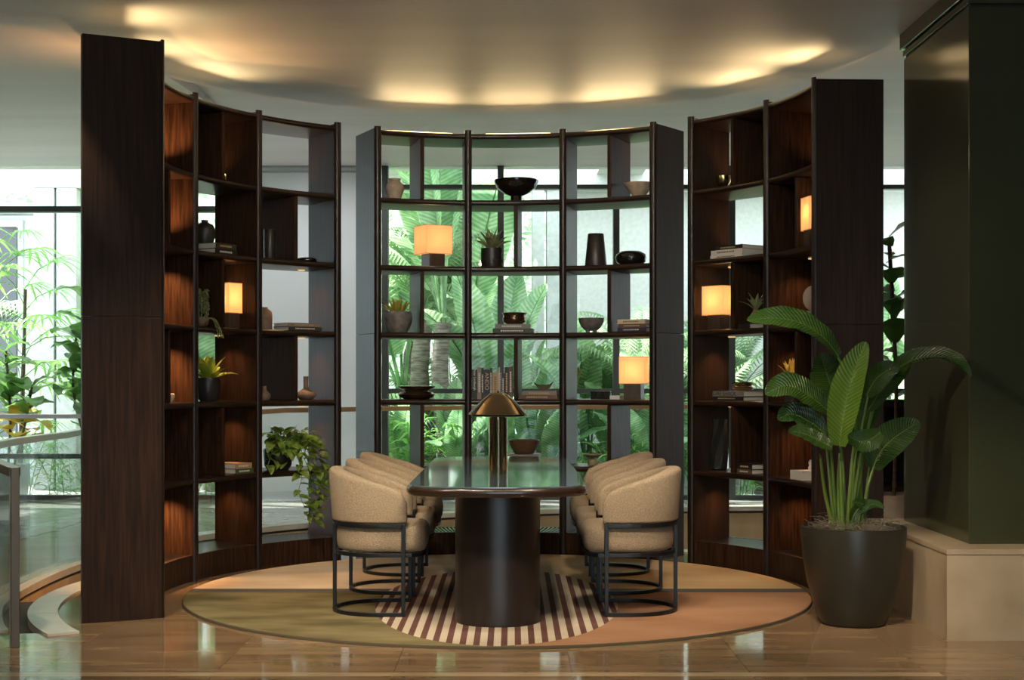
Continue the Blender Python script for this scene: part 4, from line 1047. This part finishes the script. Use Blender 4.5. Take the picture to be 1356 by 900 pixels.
# hosta-like lime plant (railing case)
p, s = at_shelf(276, 4)
o = thing('potted_plant', p, 'lime green broad-leaved plant in a round black pot', 'plant')
sub_lathe(o, 'pot', [(0, 0), (11, 0), (13.5, 4), (15.5, 16), (16, 28), (15.4, 31), (14.5, 30), (0, 27)], 'clay_dark', s)
rosette(o, 22, 36 * s, 7.0 * s, 0.2, 1.5, 'leaf_lime', 27 * s, prof=obov, fold=0.25, seed=4, spread=0.02)
# yellow bloom in a square vase (column case)
p, s = at_shelf(1047, 4, 2.06)
o = thing('potted_succulent', p, 'yellow upright succulent in a slim square dark vase', 'plant', rz=facing(p) * 0.5)
b = MB(); b.box(-6 * s, 6 * s, -6 * s, 6 * s, 0, 31 * s); b.build('pot', 'clay_dark', o, bevel=0.004)
rosette(o, 15, 27 * s, 4.6 * s, 0.1, 0.75, 'leaf_yellow', 29 * s, seed=5, spread=0.008)
# pale plant in round brown pot on a book
p, s = at_shelf(1001, 3, 2.06); p.z = ZPOT
o = thing('potted_plant', p, 'pale long-leaved plant in a small round brown pot on a black book', 'plant')
sub_lathe(o, 'pot', [(0, 0), (4, 0), (7.5, 6), (7.5, 12), (4, 17), (4, 19), (3.2, 19), (0, 16)], 'clay_brown', s)
rosette(o, 12, 27 * s, 3.6 * s, 0.5, 1.2, 'leaf_succulent', 17 * s, seed=6, spread=0.004)
# string of pearls (railing case): many thin strands of beads, each strand a part
p, s = at_shelf(267, 3, 2.035)
o = thing('trailing_plant', p, 'bushy string-of-pearls plant spilling from a small brown pot', 'plant', rz=facing(p))
sub_lathe(o, 'pot', [(0, 0), (6, 0), (9, 3), (10, 10), (9, 13), (8, 12), (0, 10)], 'clay_brown', s)
rg = random.Random(11)
ico = bmesh.new(); bmesh.ops.create_icosphere(ico, subdivisions=1, radius=1); iv = [v.co.copy() for v in ico.verts]; ifc = [tuple(v.index for v in f.verts) for f in ico.faces]; ico.free()
for k in range(16):
    a = k * 2.4; b = MB(); top = Vector((3 * s * math.cos(a), 3 * s * math.sin(a), (42 + rg.uniform(-8, 10)) * s * 1.0)); out = 9 * s
    q = [Vector((0, 0, 12 * s)), top * 0.9, top + Vector((out * 0.5 * math.cos(a), out * 0.5 * math.sin(a), 0)), Vector((out * math.cos(a), out * math.sin(a), rg.uniform(0, 22) * s))]
    for i, c in enumerate(resample(spline(q, 6), 26)):
        if i < 4: continue
        rr = 1.25 * s * rg.uniform(0.7, 1.3); jit = Vector((rg.uniform(-1, 1), rg.uniform(-1, 1), rg.uniform(-1, 1))) * 1.6 * s
        b.add([c + jit + v * rr for v in iv], ifc)
    b.tube(spline(q, 6), 0.5 * s, 4)
    b.build('strand', 'leaf_pearls', o, smooth=True)
for dx, dy in ((6, -9), (9, -11), (2, -12)):
    b = MB(); q = [Vector((dx * .3 * s, -5 * s, 12 * s)), Vector((dx * s * 0.8, -16 * s, 10 * s)), Vector((dx * s * 1.1, -22 * s, -2 * s)), Vector((dx * 1.6 * s, -24 * s, -14 * s))]
    sq = spline(q, 6); b.tube(sq, 0.5 * s, 4)
    for c in resample(sq, 18): b.add([c + v * 1.2 * s for v in iv], ifc)
    b.build('strand', 'leaf_pearls', o, smooth=True)
# trailing vine (railing case, low shelf)
p, s = at_shelf(368, 5, 2.10)
o = thing('trailing_plant', p, 'lush green and yellow vine trailing over the shelf edge from a dark pot', 'plant')
sub_lathe(o, 'pot', [(0, 0), (14, 0), (18, 6), (20, 26), (19, 28), (18, 26), (0, 24)], 'clay_dark', s)
lm = []
for k, (dr, fo) in enumerate(((0.5, 0.2), (0.9, 0.3), (0.2, 0.25))):
    pts = [Vector((0, 0, 0))]; a = 1.0
    for i in range(7):
        a += dr / 4; pts.append(pts[-1] + Vector((math.sin(a), 0, math.cos(a))) * 0.016)
    b = MB(); blade(b, pts, 0.040, Vector((-0.3, 0, 1)), fo, heart, 8, 4); b.tube([(-0.03, 0, -0.012), (0, 0, 0)], 0.0015, 4)
    lm.append(mesh_only(b, 'leaf', 'leaf_pothos'))
rg = random.Random(5)
fwd = facing(p)     # local: -Y towards the room
def vrot(v): return Vector((v.x * math.cos(fwd) - v.y * math.sin(fwd), v.x * math.sin(fwd) + v.y * math.cos(fwd), v.z))
vines = []
for k in range(15):
    sx = rg.uniform(-36, 40)
    vines.append([(sx * 0.3, -2, 26), (sx * 0.75, -14 + rg.uniform(-6, 10), 44 + rg.uniform(-10, 14)), (sx, -22 + rg.uniform(-8, 12), 28 + rg.uniform(-14, 20))])
vines += [[(6, -6, 26), (14, -30, 34), (16, -48, 0), (14, -50, -40), (16, -48, -62)], [(8, -6, 26), (26, -30, 36), (30, -46, -4), (28, -48, -36), (22, -48, -58)],
          [(10, -4, 26), (34, -26, 40), (42, -40, 12), (40, -44, -14), (34, -44, -40)], [(0, -6, 26), (2, -30, 30), (4, -46, -4), (-2, -48, -26), (8, -48, -48)],
          [(8, -2, 26), (34, -14, 52), (46, -20, 44), (48, -26, 18)], [(-8, -6, 26), (-20, -24, 42), (-32, -30, 24), (-38, -30, 8)],
          [(2, -6, 26), (10, -34, 24), (20, -48, -12), (26, -50, -40), (24, -48, -66)]]
for q in vines:
    sv = spline([vrot(Vector(c) * s) for c in q], 6); L_ = sum((b - a).length for a, b in zip(sv, sv[1:]))
    MB().tube(sv, 0.0022, 5).build('vine', 'stem_green', o, smooth=True)
    n = max(4, int(L_ / 0.042))
    for i, c in enumerate(resample(sv, n + 1)[1:]):
        a = rg.uniform(0, 2 * PI); a = fwd - PI / 2 + rg.uniform(-1.5, 1.5)
        inst('leaf', rg.choice(lm), o, c, (rg.uniform(-0.5, 0.5), rg.uniform(-0.2, 1.0), a), rg.uniform(0.62, 1.15))

# ------------------------------------------------------------------ garden outside the windows
ZG = -0.15
gr = MB().box(-12, 12, 15.80, 30, ZG - 0.1, ZG).build('garden_ground', 'gravel'); gr['kind'] = 'structure'
def at(x, Y, z=ZG): return Vector(((x - CX) / FPX * Y, Y, z))
gw = thing('garden_wall', (2.2, 19.6, ZG), world=True, kind='structure')
MB().box(0.74, 1.86, 19.4, 19.7, ZG, 4.6).build('wall_panel', 'stucco', gw)
MB().box(1.88, 4.6, 19.5, 19.75, ZG, 4.6).build('wall_panel', 'stucco', gw)
MB().box(4.62, 9.0, 19.5, 19.75, ZG, 4.6).build('wall_panel', 'stucco', gw)
MB().box(0.70, 4.6, 18.8, 19.1, ZG, ZG + 0.62).build('planter_wall', 'concrete', gw)
cc1 = thing('concrete_column', (-5.93, 19.2, ZG), 'thick grey concrete column with a vertical joint, behind the lady palm', 'column', world=True)
MB().box(-6.22, -5.955, 19.0, 19.5, ZG, 3.775).build('half', 'concrete', cc1, bevel=0.01)
MB().box(-5.925, -5.66, 19.0, 19.5, ZG, 3.775).build('half', 'concrete', cc1, bevel=0.01)
cc2 = thing('concrete_column', (0.42, 19.2, ZG), 'slim pale concrete column in the garden behind the banana leaves', 'column', world=True)
MB().box(0.26, 0.42, 19.0, 19.4, ZG, 3.775).build('half', 'concrete', cc2, bevel=0.01)
MB().box(0.45, 0.62, 19.05, 19.4, ZG, 3.775).build('half', 'concrete', cc2, bevel=0.01)
# concrete canopy beams over the garden
pg = thing('canopy', (0, 18, 3.75), 'pale concrete canopy of crossing beams above the garden windows', 'canopy', world=True)
MB().box(-11, 11, 19.0, 19.6, 3.78, 4.7).build('cross_beam', 'stucco', pg)
for x in (-8.6, -6.6, -4.2, -1.4, 1.4, 4.2, 7.0):
    MB().box(x - 0.30, x + 0.30, 15.85, 18.999, 3.95, 4.5).build('long_beam', 'stucco', pg)
# building across the court: wall with dark window
bd = thing('neighbour_building', (-8.5, 21.5, ZG), 'grey building with a dark framed window across the garden', 'building', world=True)
MB().box(-13, -6.5, 21.5, 21.8, ZG, 3.70).build('wall', 'wall_paint', bd)
MB().box(-13, -6.5, 21.2, 21.8, 3.71, 3.85).build('roof_edge', 'silver_frame', bd)
MB().box(-9.6, -7.17, 21.42, 21.49, 0.4, 3.62).build('window_frame', 'silver_frame', bd)
for x0, x1 in ((-9.5, -8.5), (-8.4, -7.75), (-7.68, -7.25)):
    MB().box(x0, x1, 21.37, 21.41, 0.45, 3.52).build('window_pane', 'dark_glass', bd)
bw = MB().box(-11, 11, 26, 26.3, ZG, 7.0).build('garden_backwall', 'stucco'); bw['kind'] = 'structure'

rg = random.Random(21)
def arch(n, L_, a0, a1, pw=1.6):
    pts = [Vector((0, 0, 0))]
    for i in range(n):
        a = a0 + (a1 - a0) * ((i + 1) / n) ** pw; pts.append(pts[-1] + Vector((math.sin(a), 0, math.cos(a))) * (L_ / n))
    return pts
def banana_leaf(Lp, Lb, wd, a0, a1, fold, tear=0):
    pts = arch(22, Lp + Lb, a0, a1); k = int(22 * Lp / (Lp + Lb))
    b = MB(); b.tube(pts, [0.028 * (1 - 0.85 * i / 22) for i in range(23)], 5, cap=False)
    rib = pts[k:]
    for sgn in (-1, 1):
        R = []; q = resample(rib, 39)
        for i, p in enumerate(q):
            u = i / 38; t = (q[min(i + 1, 38)] - q[max(i - 1, 0)]).normalized(); pl = (0.03 if i % 2 else -0.03)
            sd = Vector((0, 1, 0)) * sgn; nn = Vector((0, 1, 0)).cross(t) * -1
            if nn.z < 0 and a1 < 1.6: nn = -nn
            w_ = wd * (math.sin(PI * min(1, u * 0.95 + 0.05)) ** 0.5)
            jag = tear * rg.uniform(-1, 1) * (1 if i % 5 == 0 else 0.3)
            R.append([p, p + sd * w_ * 0.5 + nn * w_ * (fold * 0.45 + pl), p + sd * w_ * (1 + jag * 0.10) + nn * w_ * (fold * 0.6 + jag + pl)])
        b.rings(R, closed=False, cap=False)
    me = mesh_only(b, 'leaf', 'leaf_banana')
    set_vein(me, [0.0] * 115 + [(i / 38 * 30 - k) * 6.2832 for h_ in (0, 1) for i in range(39) for k in range(3)])
    return me
BL = [banana_leaf(1.1, 1.5, 0.30, 0.03, 0.55, 0.35, 0.05), banana_leaf(1.0, 1.6, 0.32, 0.10, 1.1, 0.3, 0.10), banana_leaf(0.9, 1.5, 0.30, 0.2, 1.9, 0.2, 0.12),
      banana_leaf(0.7, 1.2, 0.26, 0.3, 2.3, 0.2, 0.15), banana_leaf(1.3, 1.4, 0.28, 0.02, 0.30, 0.45, 0.03)]
def banana(x, Y, h, n, sc=1.0, seed=0, yaw=None):
    r_ = random.Random(seed)
    o = thing('banana_plant', at(x, Y), ('low young banana-like plant with paddle leaves rising straight from the garden ground' if h < 0.1 else 'banana-like plant with broad paddle leaves on a short stump in the garden' if h < 0.9
               else 'banana-like plant with broad paddle leaves high on a ringed trunk in the garden'), 'plant', 'broad-leaved plants in the garden')
    if h > 0.3:
        b = MB(); m = 9; b.tube([(0.05 * math.sin(i * 0.7), 0, h * i / m) for i in range(m + 1)], [0.14 - 0.055 * i / m + (0.008 if i % 2 else 0) for i in range(m + 1)], 9); b.build('trunk', 'bark', o, smooth=True)
    for k in range(n):
        a = (yaw if yaw is not None else r_.uniform(0, 6.28)) + (PI if k % 2 else 0) + r_.uniform(-0.7, 0.7)
        me = BL[[4, 0, 1, 0, 2, 1, 3, 2][k % 8]]
        inst('leaf', me, o, (0, 0, h - 0.08 + r_.uniform(-0.1, 0.08)), (r_.uniform(-0.12, 0.12), 0, a), sc * r_.uniform(0.85, 1.15))
    return o
for i, a in enumerate(((535, 18.6, 1.1, 8, 0.95), (588, 17.2, 2.1, 7, 0.95), (655, 17.8, 0.3, 7, 0.95), (618, 19.6, 1.6, 8, 1.1), (700, 17.6, 0.2, 7, 0.7), (722, 17.1, 0.0, 6, 0.62),
                       (778, 17.6, 0.15, 8, 0.75), (812, 17.6, 0.3, 7, 0.55), (500, 20.2, 1.2, 8, 1.1), 
                       (150, 17.7, 0.4, 7, 0.75), (280, 18.8, 0.8, 8, 1.0), (230, 20.5, 1.2, 8, 1.1), (905, 18.2, 0.3, 7, 0.8), (1185, 18.0, 0.4, 8, 0.9), (600, 16.7, 0.0, 5, 0.55),
                       (520, 16.9, 0.0, 5, 0.5), (850, 17.0, 0.0, 6, 0.6), (665, 16.6, 0.0, 4, 0.45))):
    banana(*a, seed=100 + i)
def frond(L_, a0, a1, nl, ll, lw, m, droop=0.5):
    pts = arch(16, L_, a0, a1); b = MB(); b.tube(pts, [0.012 * (1 - 0.8 * i / 16) for i in range(17)], 4, cap=False)
    q = resample(pts, nl + 1)
    for i in range(int(nl * 0.2), nl + 1):
        u = i / nl; t = (q[min(i + 1, nl)] - q[max(i - 1, 0)]).normalized(); l = ll * (math.sin(PI * (0.15 + 0.82 * u)) ** 0.6)
        for sgn in (-1, 1):
            d = (t * 0.55 + Vector((0, sgn, 0)) * 0.9 + Vector((0, 0, 0.15))).normalized(); p0 = q[i]
            p1 = p0 + d * l * 0.5; p2 = p0 + d * l - Vector((0, 0, droop * l)); sd = t.cross(d).normalized().cross(d).normalized() * lw
            b.add([p0, p1 - sd, p2, p1 + sd], [(0, 1, 2, 3)])
    return mesh_only(b, 'frond', m)
PF = [frond(1.9, 0.15, 1.5, 34, 0.5, 0.018, 'leaf_palm'), frond(2.0, 0.4, 2.1, 34, 0.5, 0.018, 'leaf_palm'), frond(1.7, 0.05, 0.9, 30, 0.45, 0.018, 'leaf_palm', 0.3)]
def palm(x, Y, h, n, sc, seed, label='feathery palm with arching fronds on a ringed trunk in the garden'):
    r_ = random.Random(seed); o = thing('palm', at(x, Y), label if h > 0.2 else 'trunkless feathery palm with fronds rising from the garden ground', 'palm', 'feathery palms in the garden')
    if h > 0.2:
        m = 14; b = MB(); b.tube([(0.04 * math.sin(i * .5), 0, h * i / m) for i in range(m + 1)], [0.13 - 0.03 * i / m + (0.012 if i % 2 else 0) for i in range(m + 1)], 9); b.build('trunk', 'bark', o, smooth=True)
    for k in range(n):
        inst('frond', PF[k % 3], o, (0, 0, max(h - 0.05, 0)), (r_.uniform(-.1, .1), 0, k * 2.4 + r_.uniform(-.3, .3)), sc * r_.uniform(0.85, 1.15))
for i, a in enumerate(((545, 19.4, 1.9, 12, 1.0), (560, 17.9, 2.2, 10, 0.85), (640, 20.2, 1.5, 12, 1.0), (845, 17.3, 1.15, 14, 0.75), (920, 17.6, 0.2, 12, 0.95), (510, 17.4, 0.1, 9, 0.7),
                       (815, 17.2, 0.0, 8, 0.55), (108, 21.0, 1.4, 12, 1.1), (275, 20.0, 0.6, 12, 1.0), (645, 18.8, 0.5, 10, 0.8), (960, 18.2, 0.9, 12, 0.9), (1010, 17.7, 0.5, 12, 0.7), (600, 18.4, 0.4, 11, 0.9))):
    palm(*a, seed=300 + i)
# low shrubs with bright narrow leaves: each stem a part
def shrub_stem(seed, L_, nl, ll, lw):
    r_ = random.Random(seed); pts = arch(8, L_, 0.05, r_.uniform(0.4, 0.9)); b = MB(); b.tube(pts, 0.006, 4, cap=False); q = resample(pts, nl + 1)
    for i in range(2, nl + 1):
        a = i * 2.2 + r_.uniform(-.5, .5); d = Vector((math.cos(a), math.sin(a), r_.uniform(-0.1, 0.7))).normalized(); p0 = q[i]
        blade(b, [p0, p0 + d * ll * 0.5, p0 + d * ll - Vector((0, 0, ll * 0.25))], lw, Vector((0, 0, 1)), 0.3, lance, 4, 2)
    return mesh_only(b, 'stem', 'leaf_rhapis')
SS = [shrub_stem(k, 1.0, 14, 0.26, 0.022) for k in range(3)]
def shrub(x, Y, n, sc, seed):
    r_ = random.Random(seed); o = thing('shrub', at(x, Y), 'bright green narrow-leaved shrub at the foot of the garden windows', 'shrub', 'low garden shrubs')
    for k in range(n):
        inst('stem', r_.choice(SS), o, (r_.uniform(-.12, .12), r_.uniform(-.1, .1), 0), (0, r_.uniform(-.1, .3), r_.uniform(0, 6.28)), sc * r_.uniform(0.8, 1.2))
for i, (x, Y, n, sc) in enumerate(((528, 16.5, 9, 1.05), (545, 17.1, 9, 1.2), (612, 16.9, 8, 1.0), (800, 16.5, 7, 0.7), (835, 16.7, 8, 0.9),
                                   (75, 17.4, 8, 0.75), (100, 16.6, 7, 0.5), (30, 18.0, 9, 1.0), (265, 16.6, 8, 0.9), (930, 16.8, 8, 0.9), (985, 16.8, 8, 0.9), (575, 19.0, 10, 1.6), (500, 18.0, 10, 1.3))):
    shrub(x, Y, n, sc, 500 + i)
# leafy hedge closing the garden: leaves beyond counting
hb_ = MB(); r_ = random.Random(77)
for k in range(10500):
    c = Vector((r_.uniform(-10.5, 10.5), 23.2 + r_.uniform(-0.7, 0.5), ZG + r_.uniform(0, 1) ** 0.9 * (4.7 + math.sin(k * 0.37) * 0.5)))
    d = Vector((r_.uniform(-1, 1), r_.uniform(-1, 0.3), r_.uniform(-1, 0.6))).normalized(); u_ = d.cross(Vector((r_.uniform(-1, 1), r_.uniform(-1, 1), r_.uniform(-1, 1)))).normalized()
    l = r_.uniform(0.14, 0.34); hb_.add([c, c + d * l * .5 + u_ * l * .16, c + d * l, c + d * l * .5 - u_ * l * .16], [(0, 1, 2, 3)])
hd = hb_.build('hedge', 'leaf_hedge'); tag(hd, 'dense green hedge closing the back of the garden', 'hedge', kind='stuff')

# lady palm and fiddle-leaf figs by the railing-side windows
def fan_leaf(nl, ll, lw, seed):
    r_ = random.Random(seed); b = MB(); b.tube([(0, 0, 0), (0.18, 0, 0.22), (0.36, 0, 0.30)], 0.006, 4, cap=False); p0 = Vector((0.36, 0, 0.30))
    for k in range(nl):
        a = -1.25 + 2.5 * k / (nl - 1); d = Vector((math.cos(a), math.sin(a), 0.25 - 0.3 * abs(a))).normalized(); l = ll * r_.uniform(0.8, 1.1)
        blade(b, [p0, p0 + d * l * 0.5 + Vector((0, 0, 0.02)), p0 + d * l - Vector((0, 0, l * 0.25))], lw, Vector((0, 0, 1)), 0.35, lance, 5, 2)
    return mesh_only(b, 'leaf', 'leaf_rhapis')
FL = [fan_leaf(9, 0.42, 0.022, k) for k in range(3)]
def lady(x, Y, hs, label, seed):
    r_ = random.Random(seed); o = thing('lady_palm', at(x, Y), label, 'palm')
    for h, dx, dy in hs:
        MB().tube([(dx, dy, 0), (dx * 1.2, dy, h)], 0.02, 7).build('cane', 'bark_dark', o, smooth=True)
        for k in range(9):
            inst('leaf', r_.choice(FL), o, (dx * 1.15, dy, h - 0.09 * k), (r_.uniform(-.2, .2), r_.uniform(-.2, .4), k * 2.4 + r_.uniform(-.4, .4)), r_.uniform(0.85, 1.15))
lady(-8, 17.2, ((3.0, 0, 0), (2.5, 0.28, 0.1), (1.9, 0.35, -0.2), (1.5, 0.1, -0.3)), 'lady palm with bright fan leaves beside the concrete column', 31)
def fig_leaf(L_, wd, dr):
    b = MB(); pts = arch(8, L_, 1.0, 1.0 + dr); b.tube([(-0.04, 0, -0.03), (0, 0, 0)], 0.004, 4); blade(b, pts, wd, Vector((-0.2, 0, 1)), 0.2, obov, 10, 4, 0.08, 6); return b
FG = [mesh_only(fig_leaf(0.34, 0.12, d), 'leaf', 'leaf_fig') for d in (0.4, 0.9, 1.4)]; FGY = [mesh_only(fig_leaf(0.34, 0.12, d), 'leaf', 'leaf_fig_yellow_lit') for d in (0.5, 1.2)]
def fig(x, Y, stems, label, seed, yellow=0, pot=None, z=ZG, sc=1.0):
    r_ = random.Random(seed); o = thing('fiddle_leaf_fig', at(x, Y, z), label, 'plant')
    if pot:
        MB().lathe([(0, 0), (pot * 0.85, 0), (pot, 0.5), (pot * 0.94, 0.5), (pot * 0.9, 0.44), (0, 0.44)], 28, cap=False).build('pot', 'concrete', o, smooth=True, angle=0.8)
    for pts, nlf, zlo in stems:
        sp = spline([Vector(q) for q in pts], 6); MB().tube(sp, 0.014, 7).build('trunk', 'bark_dark', o, smooth=True)
        q = resample(sp, 60)
        for k in range(nlf):
            i = int(59 * (zlo + (1 - zlo) * k / (nlf - 1))); yl = k < yellow
            inst('leaf', r_.choice(FGY if yl else FG), o, q[i], (r_.uniform(-.3, .3), r_.uniform(-.35, .35), k * 2.4 + r_.uniform(-.4, .4)), sc * r_.uniform(0.8, 1.2))
fig(10, 16.15, [([(0, 0, 0.4), (0.03, 0, 1.0), (-0.02, 0, 1.75)], 22, 0.3), ([(0.05, 0, 0.4), (0.2, -0.05, 0.9), (0.27, 0, 1.35)], 14, 0.35)], 'fiddle-leaf fig with lower leaves tinted as if yellow-lit in a grey pot outside the window', 41, yellow=6, pot=0.24)
fig(116, 16.4, [([(0, 0, 0), (-0.06, 0, 1.2), (-0.02, 0, 2.4)], 22, 0.35), ([(-0.04, 0, 0.8), (-0.16, 0, 1.3), (-0.13, 0, 1.9)], 10, 0.3)], 'slender fiddle-leaf fig growing beside the concrete column', 42)
fig(1183, 10.0, [([(0, 0, 0.4), (0.02, 0, 1.2), (-0.03, 0, 2.25)], 22, 0.42)], 'fiddle-leaf fig standing behind the green column', 43, pot=0.22, z=0.0, sc=0.75)
# dark console behind the column
cs = thing('console', (2.85, 10.35, 0), 'dark lacquered console cabinet behind the green column', 'cabinet', world=True)
MB().box(2.45, 3.6, 10.15, 10.55, 1.08, 1.14).build('top', 'black_gloss', cs, bevel=0.004)
for x0, x1 in ((2.45, 2.50), (3.02, 3.06), (3.55, 3.60)): MB().box(x0, x1, 10.16, 10.54, 0, 1.08).build('side', 'leather_dark', cs)
for z0, z1 in ((0.10, 0.14), (0.50, 0.54)): MB().box(2.50, 3.55, 10.16, 10.54, z0, z1).build('shelf', 'leather_dark', cs)
MB().box(2.50, 3.55, 10.53, 10.545, 0.14, 1.08).build('back_panel', 'leather_dark', cs)

# ------------------------------------------------------------------ recessed ceiling downlights, with more spots added as fill
DL_FILL = ((-2.6, 13.6, -2.3, 15.6, 0.9, 62, 110), (-1.78, 13.6, -1.7, 15.6, 0.9, 60, 110), (0.6, 14.2, 0.6, 14.4, 0, 150, 110), (2.6, 14.2, 2.6, 14.4, 0, 120, 110))  # hidden spots added to brighten the back wall and far floor
for i, (x, y, tx, ty, tz, e, ang) in enumerate(DL_FILL + ((-2.2, 5.2, -1.2, 8.0, 0, 300, 50), (-0.7, 5.0, -0.6, 7.6, 0.0, 300, 55), (0.8, 5.0, 0.7, 7.6, 0.0, 300, 55), (0.6, 4.6, 2.35, 7.1, 0.1, 420, 30), (-1.4, 6.0, 2.3, 7.9, 1.3, 260, 34),
                                               (-0.9, 6.6, -0.8, 8.7, 0.2, 200, 65), (0.6, 6.6, 0.7, 8.7, 0.2, 200, 65), (-3.5, 4.5, -2.5, 7.0, 0, 160, 60), (-2.6, 7.2, -1.45, 9.05, 0, 170, 18), (0.2, 6.9, 1.2, 8.05, 0, 150, 16), (-0.5, 6.2, -0.45, 10.8, 1.7, 170, 52), (0.45, 6.2, 0.45, 10.8, 1.7, 170, 52), (0.5, 6.4, -1.75, 9.9, 1.6, 90, 50), (-0.6, 6.4, 1.5, 9.8, 1.6, 70, 50))):  # added: narrow beams imitate sun patches on the rug, last ones fill bookcases
    back = y > 12
    zc = 3.559 if back else 3.31
    t = thing('downlight_and_fill', (x, y, zc), 'small round ceiling spotlight added as fill over the passage behind the bookcases' if back else 'small round recessed ceiling spotlight in front of the table, from a set partly added as fill', 'light',
              'added fill spots over the passage' if back else 'recessed spotlights in the lowered ceiling')
    MB().lathe([(0.045, -0.001), (0.06, -0.001), (0.062, -0.006), (0.05, -0.008), (0.045, -0.004)], 20, cap=False).build('ring', 'silver_frame', t, smooth=True)
    MB().lathe([(0, -0.0015), (0.044, -0.0015), (0.044, -0.0005), (0, -0.0005)], 20, cap=False).build('lens', 'puck', t)
    ld = bpy.data.lights.new('spot_glow', 'SPOT'); ld.energy = e; ld.color = (0.94, 0.97, 1.0) if back else (1.0, 0.85, 0.66); ld.spot_size = math.radians(ang); ld.spot_blend = 0.7; ld.shadow_soft_size = 0.05
    l = bpy.data.objects.new('spot_glow', ld); COL.objects.link(l); l.parent = t; l.location = (0, 0, -0.012)
    l.rotation_euler = (Vector((tx, ty, tz)) - Vector((x, y, zc))).to_track_quat('-Z', 'Y').to_euler()
for o in bpy.data.objects:
    if '_world' in o: del o['_world']
